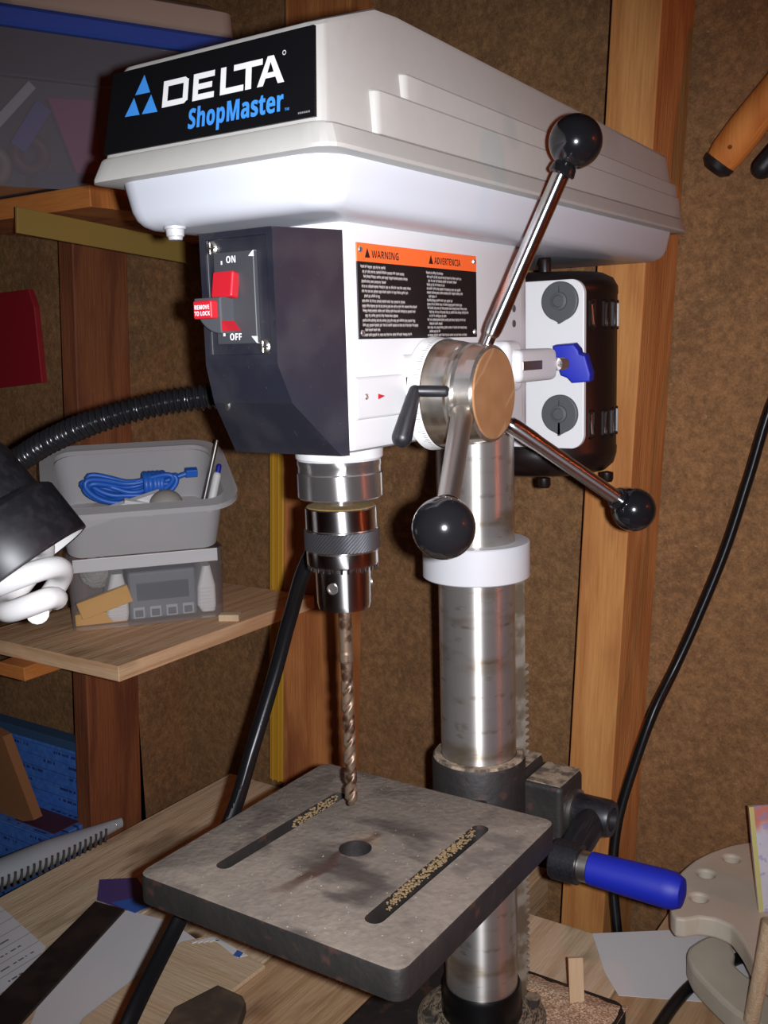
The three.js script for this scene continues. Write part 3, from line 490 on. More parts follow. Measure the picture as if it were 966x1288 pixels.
{ // feed hub and its three handles
  const hub = part('feed_hub', uvm(alongX(lathe([[0, 0], [0.0288, 0.0025], [0.0292, 0.0032], [0.0288, 0.0060], [0.0280, 0.012], [0.0272, 0.0155], [0.0256, 0.0162], [0.0255, 0.0175], [0.0268, 0.0182], [0.0270, 0.0195], [0.0262, 0.0212], [0.0256, 0.0300], [0.0246, 0.0312], [0.0236, 0.0312], [0, 0.0312]], 72, 0.35), 0.0415, HY, HZ), 0), M.hubSteel, dp, 'polished steel feed hub');
  const dt = canvasTex(2048, 64, (c, w, h) => { c.fillStyle = '#e9e9e6'; c.fillRect(0, 0, w, h); c.fillStyle = '#33343a'; for (let i = 0; i < 120; i++) c.fillRect(i * w / 120, 8, 3, i % 5 ? 16 : 28); c.fillStyle = '#6a7686'; c.beginPath(); c.moveTo(1090, 0); c.lineTo(1130, 0); c.lineTo(1110, 46); c.fill(); });
  const ring = new THREE.CylinderGeometry(0.0298, 0.0308, 0.0082, 96, 1, true); ring.rotateY(0.4);
  const dial = part('depth_dial', alongX(ring, 0.0406, HY, HZ), std({ map: dt, roughness: 0.5 }), hub, 'white depth scale dial with fine black marks');
  part('hub_face', uvm(alongX(lathe([[0, 0.0006], [0.0233, 0.0006], [0.0238, 0.0002], [0.0238, -0.001], [0, -0.001]], 64), 0.0728, HY, HZ)), M.rust, hub, 'flat brown rusted hub face');
  const lv = part('lock_lever', merge(capsule([0.058, 0.4652, 0.1385], [0.046, 0.4658, 0.1475], 0.0030), capsule([0.046, 0.4658, 0.1478], [0.0445, 0.4430, 0.1585], 0.0032, 0.0052).translate(0, 0, 0)), M.black, hub, 'small black depth lock lever');
  const balls = [[0.11, 0.5874, 0.0928], [0.11, 0.3865, 0.0018], [0.11, 0.4135, 0.2307]];
  balls.forEach((b, i) => {
    const B = V(...b), ax = V(0.064, HY, HZ), dir0 = V(0, B.y - HY, B.z - HZ).normalize(), root = ax.clone().addScaledVector(dir0, 0.020), d = B.clone().sub(root), L = d.length(); d.normalize();
    const e = L - 0.008;
    const h = part('feed_handle', orient(lathe(i === 2 ? [[0, 0], [0.0052, 0], [0.0058, 0.006], [0.0056, 0.02], [0.0048, e], [0, e]] : [[0, 0], [0.0033, 0], [0.0034, 0.011], [0.0044, 0.0125], [0.0048, 0.016], [0.0048, 0.03], [0.0045, 0.036], [0.0044, e], [0, e]], 32, 0.5), root, d), i === 2 ? M.steelDull : M.chromeRod, hub, i === 2 ? 'dull grey feed handle rod' : 'chrome feed handle rod');
    h.name = 'feed_handle'; dp.add(h); h.position.copy(dp.position).negate();
    const P = [[0, 0.0132]]; const bp = []; for (let k = 0; k <= 24; k++) { const t = k / 24 * Math.PI * 0.86; bp.push([0.0134 * Math.sin(t), 0.0134 * Math.cos(t)]); }
    bp.push([0.0062, -0.0128], [0.0068, -0.0165], [0.0060, -0.0175], [0.0046, -0.0175]);
    part('ball_knob', orient(lathe(bp.reverse(), 48, 0.8), B, d), M.blackGloss, h, 'glossy black ball knob');
  });
}
{ // quill, chuck
  const S = (pts, seg = 64) => uvm(lathe(pts, seg, 0.5).translate(0, 0, 0.1524), 1);
  const qn = part('quill', S([[0, 0.4045], [0.0065, 0.4045], [0.0065, 0.4090], [0.0095, 0.4092], [0.0222, 0.4092], [0.0230, 0.4100], [0.0230, 0.4225], [0.0224, 0.4232], [0.0224, 0.4262], [0.0228, 0.4270], [0.0228, 0.4298], [0, 0.4298]]), M.steel, dp, 'steel quill collar under the head');
  const ck = part('chuck', S([[0.0190, 0.4042], [0.0195, 0.4036], [0.0195, 0.3925], [0.0200, 0.3920], [0.0200, 0.3808], [0.0196, 0.3802], [0.0196, 0.3735], [0.0190, 0.3722], [0.0155, 0.3722], [0.0152, 0.3700], [0.0149, 0.3510], [0.0142, 0.3480], [0.0075, 0.3476], [0.004, 0.3476]].reverse()), M.chrome, dp, 'keyed steel drill chuck');
  part('chuck_top', S([[0, 0.4050], [0.0100, 0.4050], [0.0185, 0.4046], [0.0190, 0.4040]].reverse()), M.dustTop, ck, 'dusty yellow brown top of the chuck');
  // knurled band: real diamond bumps
  const n = 64, m = 5, rings = []; for (let j = 0; j <= m * 2; j++) { const y = 0.3812 + j * 0.0104 / (m * 2), R = []; for (let i = 0; i < n * 2; i++) { const a = i / (n * 2) * Math.PI * 2, k = (i + j) % 2 === 0 ? 0.0006 : 0; R.push(V((0.02005 + k) * Math.cos(a), y, 0.1524 - (0.02005 + k) * Math.sin(a))); } rings.push(R); }
  part('knurled_band', loft(rings, 0.2), std({ color: 0x77777a, metalness: 0.9, roughness: 0.35 }), ck, 'dark knurled band');
  const teeth = []; for (let i = 0; i < 32; i++) { const a = i / 32 * Math.PI * 2; teeth.push(new THREE.CylinderGeometry(0.00095, 0.0006, 0.0042, 8).rotateZ(0).translate(0.0186, 0.3722, 0).rotateY(a).translate(0, 0, 0.1524)); }
  part('gear_teeth', merge(teeth), M.chrome, ck, 'ring of small gear teeth');
  for (const a of [Math.PI * 0.735, Math.PI * 0.068, Math.PI * 1.4]) { const d = V(Math.sin(a), 0, Math.cos(a)); part('key_hole', orient(lathe([[0, 0.0004], [0.0020, 0.0004], [0.0021, 0.0009], [0.0030, 0.0009], [0.0031, -0.001]], 20), V(d.x * 0.0147, 0.3612, 0.1524 + d.z * 0.0147), d), M.steelDull, ck); }
}

// ---------------------------------------------------------------- drill bit held in the chuck
{
  const rings = [], y0 = 0.2312, y1 = 0.3488, n = 150, seg = 28;
  for (let j = 0; j <= n; j++) {
    const y = y1 + (y0 - y1) * j / n, R = []; let r = y > 0.322 ? 0.0037 : y > 0.316 ? 0.0040 : 0.0034; if (y < 0.305) r = 0.0036;
    const fl = sstep(0.310, 0.300, y), tip = y < 0.235 ? clamp((y - 0.2300) / 0.005) * 0.75 + 0.25 : 1, tw = (y - y0) / 0.021 * Math.PI * 2;
    for (let i = 0; i < seg; i++) { const a = i / seg * Math.PI * 2, k = Math.pow(Math.max(0, Math.cos(a * 2 - tw * 2 * 0.5 * 2)), 1.5), rad = r * tip * (1 - 0.42 * fl * k); R.push(V(rad * Math.cos(a), y, 0.1524 - rad * Math.sin(a))); }
    rings.push(R.reverse());
  }
  solo('drill_bit', loft(rings, 0.8), M.bit, 'long brownish twist drill bit held in the chuck', 'drill bit');
}
// ---------------------------------------------------------------- sawdust and chip on the base
{
  const g = new THREE.PlaneGeometry(0.10, 0.085, 60, 50).rotateX(-Math.PI / 2), p = g.attributes.position;
  for (let i = 0; i < p.count; i++) { const x = p.getX(i), z = p.getZ(i), e = Math.min(1, 3 * (1 - Math.max(Math.abs(x) / 0.05, Math.abs(z) / 0.0425))); p.setY(i, e * (0.002 + 0.004 * fbm(x * 10 + 1, z * 10 + 1, 8, 8, 4, 400)) - 0.0008); }
  g.translate(0.035, 0, -0.028); g.computeVertexNormals();
  solo('sawdust', uvm(flat(g)), M.sawdust, 'tan sawdust heaped on the drill press base', 'sawdust', null, 'stuff');
  const cg = box(-0.0055, 0.0055, 0, 0.034, -0.0015, 0.0015, 0.0004, 1); cg.rotateX(-0.18); cg.rotateY(0.6); cg.translate(0.052, 0.001, -0.052);
  solo('wood_offcut', cg, M.ply, 'small pale wood offcut standing on the drill press base', 'wood offcut');
}

// ---------------------------------------------------------------- power cord of the machine
solo('power_cord', sweep([[-0.012, 0.435, 0.100], [-0.035, 0.395, 0.103], [-0.0577, 0.3598, 0.1093], [-0.0895, 0.3158, 0.0906], [-0.1082, 0.2711, 0.0876], [-0.1170, 0.2238, 0.1029], [-0.1132, 0.1857, 0.1324], [-0.1104, 0.1398, 0.1884], [-0.0952, 0.1133, 0.2445], [-0.082, 0.06, 0.31], [-0.074, 0.004, 0.352], [-0.07, -0.0225, 0.39], [-0.05, -0.0225, 0.45]], 220, 28, 0.0049), M.cable, 'thick black power cord hanging from the drill head past the table', 'power cord');

// ---------------------------------------------------------------- work lamp with a spiral bulb
{
  const rim = V(-0.1459, 0.3720, 0.2512), a = V(0.5048, -0.8204, -0.2833).normalize();
  const t = thing('work_lamp', 'black bell shaded work lamp with ribbed gooseneck and white spiral bulb', 'lamp', [-0.1459, 0.31, 0.2512]);
  const shade = part('lamp_shade', orient(lathe([[0.0405, 0.0006], [0.0427, 0], [0.0430, -0.001], [0.0428, -0.030], [0.0420, -0.0312], [0.0368, -0.0350], [0.0358, -0.060], [0.030, -0.078], [0.014, -0.086], [0, -0.086]], 72), rim, a), M.black, t, 'black metal lamp shade');
  part('shade_lining', orient(lathe([[0.0415, -0.0002], [0.0412, -0.029], [0.034, -0.034], [0.034, -0.05], [0, -0.05]], 64), rim, a), M.whitePlastic, shade, 'white inside of the shade');
  const tail = rim.clone().addScaledVector(a, -0.085);
  part('gooseneck', sweep([[-0.0362, 0.4635, 0.112], [-0.068, 0.4655, 0.124], [-0.0969, 0.4627, 0.1394], [-0.1262, 0.4586, 0.1597], [-0.1571, 0.4493, 0.1822], [-0.1883, 0.4371, 0.1933], [-0.2141, 0.4243, 0.2010], [-0.237, 0.416, 0.222], [-0.232, 0.426, 0.247], [tail.x, tail.y, tail.z]], 640, 14, (s) => 0.0068 + 0.0011 * Math.cos(s * Math.PI * 2 * 84)), M.blackRib, t, 'black ribbed gooseneck');
  part('lamp_mount', alongX(lathe([[0, 0], [0.010, 0], [0.010, 0.004], [0.0085, 0.006], [0, 0.006]], 24), -0.0420, 0.4637, 0.1125), M.black, t);
  // spiral: two tubes wound around each other
  const q = new THREE.Quaternion().setFromUnitVectors(V(0, 1, 0), a);
  const hel = []; for (let k = 0; k < 2; k++) { const P = []; for (let i = 0; i <= 60; i++) { const s = i / 60, an = s * Math.PI * 2.5 + k * Math.PI + 0.6, yy = -0.018 + s * 0.041, r = 0.0180 * (s > 0.93 ? 1 - (s - 0.93) * 6 : 1); const w = V(r * Math.cos(an), yy, r * Math.sin(an)).applyQuaternion(q).add(rim); P.push([w.x, w.y, w.z]); } hel.push(sweep(P, 150, 14, 0.0061)); }
  const blb = part('bulb', merge(hel), M.bulb, t, 'white spiral fluorescent tube');
  part('bulb_base', orient(lathe([[0, -0.045], [0.016, -0.045], [0.019, -0.030], [0.019, -0.018], [0, -0.018]], 32), rim, a), M.whitePlastic, blb);
}

// ---------------------------------------------------------------- shelves on the side wall
{
  const t = thing('wall_shelf', 'pine shelf board carrying the stacked clear trays', 'shelf', [-0.45, 0.19, -0.13]);
  part('board', box(-0.558, -0.350, 0.2035, 0.2180, -0.270, 0.0130, 0.001, 2, [0.1, 0.05]), M.shelf, t);
  part('cleat', box(-0.50, -0.462, 0.190, 0.2035, -0.13, 0.028, 0.001, 2), M.shelfOrange, t);
  const u = thing('wall_shelf', 'upper orange stained shelf board under the blue lidded bin', 'shelf', [-0.45, 0.60, -0.13]);
  part('board', box(-0.558, -0.350, 0.6080, 0.6255, -0.270, 0.0060, 0.001, 0, [0.4, 0.2]), M.shelfOrange, u);
  const g = box(-0.0015, 0.0015, -0.0105, 0.0105, -0.1, 0.1, 0.0006, 2); g.rotateX(-0.075); g.rotateY(0.0); g.translate(-0.400, 0.5915, -0.058);
  solo('yellow_ruler', g, std({ color: 0x8a6f34, roughness: 0.6 }), 'flat yellowish wooden strip tucked under the upper shelf', 'wooden strip');
}
// ---------------------------------------------------------------- clear trays on the middle shelf
{
  const yaw = Math.atan2(0.62, 0.785), yb = 0.2182;       // local x runs along the front edge, local z out of the front
  const X = V(0.62, 0, -0.785), Z = V(0.785, 0, 0.62), O = V(-0.379, yb, -0.157);
  const place = (g) => { g.applyMatrix4(new THREE.Matrix4().makeBasis(X, V(0, 1, 0), Z).setPosition(O)); return g; };
  // open shell: outer walls, inner walls and floor
  const shell = (x0, x1, z0, z1, y0, y1, grow, r, open) => {
    const A = rrect(y0, x0, x1, z0, z1, r, 5), B = rrect(y1, x0 - grow, x1 + grow, z0 - grow, z1 + grow, r + grow, 5), pos = [], idx = [], n = A.length;
    A.forEach((p) => pos.push(p.x, p.y, p.z)); B.forEach((p) => pos.push(p.x, p.y, p.z)); for (let i = 0; i < n; i++) { const b = (i + 1) % n; idx.push(i, b, b + n, i, b + n, i + n); }
    const k = pos.length / 3; if (!open) { pos.push((x0 + x1) / 2, y0, (z0 + z1) / 2); for (let i = 0; i < n; i++) idx.push((i + 1) % n, i, k); }
    const g = new THREE.BufferGeometry(); g.setAttribute('position', new THREE.Float32BufferAttribute(pos, 3)); g.setIndex(idx); return uvm(crease3(g, 0.5));
  };
  const rimG = (x0, x1, z0, z1, y, r, w) => { const s = loft([rrect(y - 0.004, x0, x1, z0, z1, r, 6), rrect(y - 0.004, x0 - w, x1 + w, z0 - w, z1 + w, r + w, 6)].map((q) => q), 0.4); const pos = [], idx = []; const A = rrect(y, x0, x1, z0, z1, r, 6), B = rrect(y, x0 - w, x1 + w, z0 - w, z1 + w, r + w, 6), C = rrect(y - 0.0055, x0 - w - 0.0005, x1 + w + 0.0005, z0 - w - 0.0005, z1 + w + 0.0005, r + w, 6), n = A.length; [A, B, C].forEach((q) => q.forEach((p) => pos.push(p.x, p.y, p.z))); for (let j = 0; j < 2; j++) for (let i = 0; i < n; i++) { const a = j * n + i, b = j * n + (i + 1) % n; idx.push(a, b + n, b, a, a + n, b + n); } const g = new THREE.BufferGeometry(); g.setAttribute('position', new THREE.Float32BufferAttribute(pos, 3)); g.setIndex(idx); return uvm(crease3(g, 0.5)); };
  const lower = thing('storage_box', 'clear plastic box on the shelf holding a grey network hub', 'storage box', [O.x - 0.1, yb, O.z + 0.02]);
  part('shell', place(shell(-0.150, 0.0, -0.108, 0.0, 0.0006, 0.072, 0.002, 0.012)), M.clear, lower);
  const tray = thing('storage_tray', 'translucent tray stacked on the clear box, holding a blue cable', 'tray', [O.x - 0.1, yb + 0.073, O.z + 0.02]);
  const tip = (g) => { g.translate(0, -0.0735, 0.002); g.rotateX(0.36); g.translate(0, 0.0735, -0.002); return place(g); };
  const ts = part('shell', tip(shell(-0.150, -0.002, -0.113, -0.002, 0.0735, 0.128, 0.006, 0.016)), M.frost, tray, 'milky translucent tray wall');
  part('rim', tip(rimG(-0.156, 0.004, -0.119, 0.004, 0.133, 0.02, 0.014)), M.frost, ts);
  part('rim', tip(shell(-0.156, 0.004, -0.119, 0.004, 0.1281, 0.1331, 0.0, 0.02, true)), M.frost, ts);
  // folded white card between the two
  solo('white_card', place(box(-0.146, -0.004, 0.0585, 0.0715, -0.006, -0.0045, 0.0003)), M.paper, 'white card strip standing inside the clear box', 'card');
  // network hub
  const hub = thing('network_hub', 'grey four port hub with white ribbed ends inside the clear box', 'network hub', [O.x - 0.06, yb, O.z + 0.03]);
  const hb = part('body', place(box(-0.094, -0.026, 0.002, 0.052, -0.085, -0.014, 0.003)), std({ color: 0x6e757c, roughness: 0.5 }), hub);
  part('window', place(box(-0.086, -0.034, 0.022, 0.040, -0.0148, -0.0132, 0.0006)), std({ color: 0x4c555c, roughness: 0.3 }), hb);
  for (let i = 0; i < 4; i++) { const x = -0.085 + i * 0.0165, pt = part('port', place(box(x - 0.0058, x + 0.0058, 0.004, 0.0155, -0.0148, -0.0128, 0.0005)), std({ color: 0xa8adb0, roughness: 0.5 }), hb); part('port', place(box(x - 0.004, x + 0.004, 0.0055, 0.0125, -0.0135, -0.0122, 0.0003)), std({ color: 0x5a6268, roughness: 0.5 }), hb); }
  for (const [x0, x1] of [[-0.117, -0.0945], [-0.0255, -0.006]]) {
    const e = part('end_cap', place(loft([rrect(0.003, x0 + 0.004, x1 - 0.001, -0.084, -0.016, 0.004), rrect(0.010, x0, x1, -0.084, -0.0145, 0.004), rrect(0.030, x0 + 0.001, x1, -0.084, -0.0145, 0.004), rrect(0.051, x0 + 0.007, x1 - 0.004, -0.082, -0.017, 0.004)], 0.5)), M.whitePlastic, hub, 'white ribbed end of the hub');
    for (let k = 0; k < 6; k++) part('rib', place(box(x0 + 0.002, x1 - 0.002, 0.008 + k * 0.0038, 0.0098 + k * 0.0038, -0.0148, -0.0132, 0.0004)), M.paperGrey, e);
  }
  // yellow bar and ball of string
  { const g = box(-0.026, 0.026, -0.009, 0.009, -0.004, 0.004, 0.001); g.rotateZ(0.28); g.translate(-0.118, 0.026, -0.0085); solo('yellow_bar', place(g), std({ color: 0xd9a024, roughness: 0.5 }), 'slanted yellow bar inside the clear box', 'bar'); }
  { const g = box(-0.0255, 0.0255, -0.006, 0.006, -0.006, 0.006, 0.001); g.translate(-0.122, 0.0072, -0.0235); solo('yellow_bar', place(g), std({ color: 0xd9a024, roughness: 0.5 }), 'short yellow block lying on the floor of the clear box', 'bar'); }
  { const gs = []; for (let k = 0; k < 16; k++) gs.push(new THREE.TorusGeometry(0.0165, 0.0012, 6, 28).rotateX(rr(0, 3.1)).rotateY(rr(0, 3.1))); gs.push(new THREE.SphereGeometry(0.0158, 20, 14)); const g = merge(gs).translate(-0.122, 0.046, -0.062); solo('string_ball', place(g), std({ color: 0xa8a29a, roughness: 0.85 }), 'ball of off-white string inside the clear box', 'string'); }
  // the blue cable coil in the tray
  const cable = thing('cable_coil', 'coiled bright blue network cable tied in the middle', 'cable', [O.x - 0.1, yb + 0.1, O.z + 0.02]);
  const loops = []; for (let k = 0; k < 9; k++) { const P = [], w = 0.043 + rr(-0.006, 0.004), h = 0.010 + rr(-0.002, 0.006), dy = 0.116 + rr(-0.004, 0.010), dz = -0.06 + rr(-0.012, 0.012), cx = -0.082 + rr(-0.004, 0.004); for (let i = 0; i < 22; i++) { const a = i / 22 * Math.PI * 2, pinch = 0.35 + 0.65 * Math.pow(Math.abs(Math.cos(a)), 0.7); P.push(V(cx + w * Math.cos(a), dy + h * Math.sin(a) * pinch + 0.006 * Math.cos(2 * a), dz + 0.006 * Math.sin(a + k))); } const c = new THREE.CatmullRomCurve3(P, true); loops.push(new THREE.TubeGeometry(c, 66, 0.0026, 8, true)); }
  part('cable_loops', tip(merge(loops)), M.blueCable, cable);
  const wr = []; for (let k = 0; k < 5; k++) wr.push(new THREE.TorusGeometry(0.0115, 0.0026, 8, 28).scale(1, 1.0, 1.3).rotateY(Math.PI / 2 + rr(-0.25, 0.25)).translate(-0.068 + k * 0.0042, 0.1195, -0.06)); part('cable_wrap', tip(merge(wr)), M.blueCable, cable);
  part('cable_plug', tip(merge(capsule([-0.05, 0.124, -0.055], [-0.026, 0.132, -0.055], 0.0028), box(-0.028, -0.016, 0.1285, 0.137, -0.059, -0.051, 0.001).rotateZ(0.0))), M.blueCable, cable);
  { const g = new THREE.SphereGeometry(0.0165, 32, 20).scale(1, 0.86, 0.9).translate(-0.052, 0.1165, -0.022); solo('round_knob', tip(g), std({ color: 0x9b958c, roughness: 0.6 }), 'round grey knob in front of the blue cable', 'knob'); }
  { const g = box(-0.045, 0.045, -0.0065, 0.0065, -0.004, 0.004, 0.001); g.rotateY(-0.1); g.rotateZ(0.35); g.translate(-0.098, 0.1065, -0.034); solo('grey_bar', tip(g), M.paperGrey, 'flat grey bar leaning in the tray beside the cable', 'bar'); }
  for (let k = 0; k < 2; k++) { const g = box(-0.018, 0.018, -0.002, 0.002, -0.003, 0.003, 0.0008); g.rotateZ(-0.25); g.translate(-0.083 + k * 0.008, 0.1125 + k * 0.004, -0.018 - k * 0.008); solo('cable_clip', tip(g), M.whitePlastic, ['thin white plastic clip touching the round grey knob', 'thin white plastic clip close under the blue cable'][k], 'clip'); }
  // screwdriver blade and a white pen leaning in the corner
  solo('screwdriver', tip(rod([-0.016, 0.098, -0.03], [0.004, 0.170, -0.052], 0.0022)), M.steelDull, 'thin steel rod leaning out of the tray corner', 'rod');
  { const t = thing('marker_pen', 'white pen with blue tip leaning in the tray corner', 'pen', [O.x, yb + 0.1, O.z]); part('barrel', tip(capsule([-0.010, 0.112, -0.012], [0.000, 0.140, -0.030], 0.0042)), M.whitePlastic, t); part('tip', tip(capsule([0.001, 0.142, -0.031], [0.003, 0.148, -0.035], 0.0026)), M.blue, t, 'blue tip'); }
  solo('wood_chip', uvm(merge(box(-0.383, -0.362, yb, yb + 0.007, -0.150, -0.138, 0.001).translate(0.372, 0, 0.144).rotateY(0.5).translate(-0.364, 0, -0.148))), M.ply, 'small pale wood chip on the shelf beside the clear box', 'wood chip');
}
// ---------------------------------------------------------------- blue lidded bin on the upper shelf
{
  const X = V(0.39, 0, -0.921), Z = V(0.921, 0, 0.39), O = V(-0.40, 0.6257, 0.04);
  const place = (g) => { g.applyMatrix4(new THREE.Matrix4().makeBasis(X, V(0, 1, 0), Z).setPosition(O)); return g; };
  const t = thing('storage_bin', 'large clear plastic bin with a blue lid on the upper shelf', 'storage bin', [-0.43, 0.6257, -0.03]);
  const ringsB = [rrect(0.0008, -0.075, 0.205, -0.125, -0.008, 0.014, 5), rrect(0.085, -0.082, 0.212, -0.131, -0.003, 0.016, 5), rrect(0.086, -0.084, 0.214, -0.133, -0.001, 0.016, 5), rrect(0.122, -0.086, 0.216, -0.134, 0.001, 0.016, 5)];
  part('shell', place(loft(ringsB, 0.3)), M.clearDim, t, 'hazy clear bin wall');
  part('lid', place(loft([rrect(0.122, -0.092, 0.222, -0.14, 0.007, 0.02, 5), rrect(0.1245, -0.094, 0.224, -0.142, 0.009, 0.02, 5), rrect(0.135, -0.094, 0.224, -0.142, 0.009, 0.02, 5), rrect(0.1385, -0.091, 0.221, -0.139, 0.006, 0.02, 5), rrect(0.1385, -0.08, 0.21, -0.128, -0.005, 0.016, 5)], 0.5)), std({ color: 0x2a4aa0, roughness: 0.45 }), t, 'blue plastic lid');
  { const s = new THREE.Shape([[0.012, 0.078], [0.052, 0.080], [0.052, 0.006], [0.036, 0.006]].map(([a, b]) => new THREE.Vector2(a + 0.028, b))); solo('pink_folder', place(uvm(new THREE.ExtrudeGeometry(s, { depth: 0.004, bevelEnabled: false }).translate(0, 0, -0.03))), std({ color: 0xb02a6e, roughness: 0.4 }), 'bright pink folder standing in the blue lidded bin', 'folder'); }
  for (const [x, y, z, c, l] of [[-0.012, 0.020, -0.028, 0xa08a76, 'lower tan roll of tape at the bottom of the blue lidded bin'], [0.026, 0.034, -0.045, 0x6e3a2c, 'upper red brown roll of tape in the blue lidded bin']]) solo('tape_roll', place(new THREE.TorusGeometry(0.0125, 0.0055, 14, 32).scale(1, 1, 1.4).translate(x, y, z)), std({ color: c, roughness: 0.5 }), l, 'tape roll');
  { const g = box(-0.004, 0.004, -0.03, 0.03, -0.003, 0.003, 0.001); g.rotateZ(-0.75); g.translate(0.008, 0.066, -0.03); solo('white_tube', place(g), M.paper, 'slanted white strip in the blue lidded bin', 'strip'); }
  { const g = box(-0.007, 0.007, -0.022, 0.022, -0.002, 0.002, 0.001); g.rotateZ(-0.6); g.translate(0.026, 0.055, -0.034); solo('blue_card', place(g), std({ color: 0x5a5ab0, roughness: 0.5 }), 'violet blue card in the blue lidded bin', 'card'); }
  { const g = box(-0.03, 0.03, 0.0, 0.016, -0.02, 0.02, 0.004); g.translate(0.055, 0.002, -0.04); solo('blue_cloth', place(g), std({ color: 0x34345e, roughness: 0.9 }), 'dark blue folded cloth at the bottom of the bin', 'cloth'); }
  { const g = loft([rrect(0.139, 0.0, 0.20, -0.11, 0.0, 0.012, 5), rrect(0.143, -0.006, 0.206, -0.115, 0.004, 0.014, 5), rrect(0.160, -0.006, 0.205, -0.115, 0.004, 0.014, 5), rrect(0.166, 0.0, 0.19, -0.105, -0.004, 0.012, 5)], 0.8); solo('beige_bundle', place(g), std({ color: 0xa08c7c, roughness: 0.8 }), 'beige folded bundle on top of the blue bin lid', 'bundle'); }
  { const g = loft([rrect(0.1665, -0.03, 0.11, -0.10, -0.01, 0.012, 5), rrect(0.172, -0.034, 0.114, -0.104, -0.006, 0.014, 5), rrect(0.20, -0.03, 0.11, -0.10, -0.01, 0.012, 5)], 0.8); solo('grey_case', place(g), std({ color: 0x8f8e86, roughness: 0.7 }), 'grey case lying on the beige bundle', 'case'); }
}
// ---------------------------------------------------------------- against the side wall
{
  const s = new THREE.Shape([[-0.86, 0.560], [-0.69, 0.5644], [-0.682, 0.545], [-0.6793, 0.4581], [-0.763, 0.4516], [-0.86, 0.447]].map(([x, y]) => new THREE.Vector2(x, y)));
  const g = new THREE.ExtrudeGeometry(s, { depth: 0.006, bevelEnabled: true, bevelSize: 0.001, bevelThickness: 0.001, bevelSegments: 2 }).translate(0, 0, -0.1935);
  solo('red_pouch', uvm(g), std({ color: 0x8e1420, roughness: 0.6 }), 'flat red pouch hanging on the recess wall', 'pouch');
}
{ // boxes on the low ledge behind the bench end
  const t = thing('wall_shelf', 'low board in the recess under the blue cartons', 'shelf', [-0.75, -0.2, -0.08]);
  part('board', box(-1.0, -0.525, -0.205, -0.19, -0.19, 0.02, 0.001, 0), M.shelfOrange, t);
  const print = (s) => rep(tex(512, 512, (u, v) => { const g = fbm(u, v, 30, 30, 3, s), l = Math.floor(v * 11), f = (v * 11) % 1, on = hash(l, Math.floor(u * 7), s) > 0.55 && f > 0.62 && f < 0.86; let c = mix3([52, 98, 178], [82, 130, 206], g); if (f < 0.05 && hash(l, 3, s) > 0.4) c = mix3(c, [34, 60, 118], 0.7); if (on && vn(u * 90, v * 11, 90, 11, s) > 0.4) c = mix3(c, [30, 44, 92], 0.8); return c; }), 0.16, 0.16);
  const c1 = thing('carton', 'tall blue printed carton standing in the recess', 'carton', [-0.7, -0.19, -0.16]);
  part('box', box(-0.86, -0.590, -0.1895, 0.0340, -0.148, -0.130, 0.001, 0), std({ map: print(500), roughness: 0.6 }), c1);
  part('flap', box(-0.861, -0.589, 0.0340, 0.0450, -0.1485, -0.1295, 0.001, 0), std({ color: 0x33506e, roughness: 0.6 }), c1, 'dark grey blue upper edge');
  const c2 = thing('carton', 'low blue printed carton with a dark brown top label', 'carton', [-0.63, -0.19, -0.08]);
  part('box', box(-0.72, -0.5755, -0.1895, -0.0420, -0.126, -0.070, 0.001, 0), std({ map: print(520), roughness: 0.6 }), c2);
  part('top_label', box(-0.655, -0.5850, -0.0422, -0.0413, -0.115, -0.080, 0.0002, 0), std({ color: 0x4a2430, roughness: 0.6 }), c2, 'dark brown label');
  const bg = uvm(new THREE.ExtrudeGeometry(new THREE.Shape([[-0.76, 0.075], [-0.664, 0.0575], [-0.6200, -0.034], [-0.64, -0.0405], [-0.76, -0.0405]].map(([x, y]) => new THREE.Vector2(x, y))), { depth: 0.012, bevelEnabled: false }).translate(0, 0, -0.0925));
  solo('brown_carton', bg, std({ color: 0x8a5c36, roughness: 0.8 }), 'brown cardboard piece leaning on the blue carton', 'carton');
}
{ // yellow spirit level standing beside the reddish stud
  const g = lean(merge(box(-0.4275, -0.4065, -0.02, 0.80, -0.300, -0.277, 0.002)), 0.115, 0.06, 0);
  const t = thing('spirit_level', 'narrow yellow rail standing beside the reddish stud', 'rail', [-0.41, -0.03, -0.3]);
  const yl = std({ color: 0xb98a26, roughness: 0.45 });
  part('rail', g, yl, t); for (const x of [-0.4225, -0.4140]) part('edge_bead', lean(box(x, x + 0.0025, -0.02, 0.80, -0.2775, -0.2754, 0.0008), 0.115, 0.06, 0), yl, t);
}
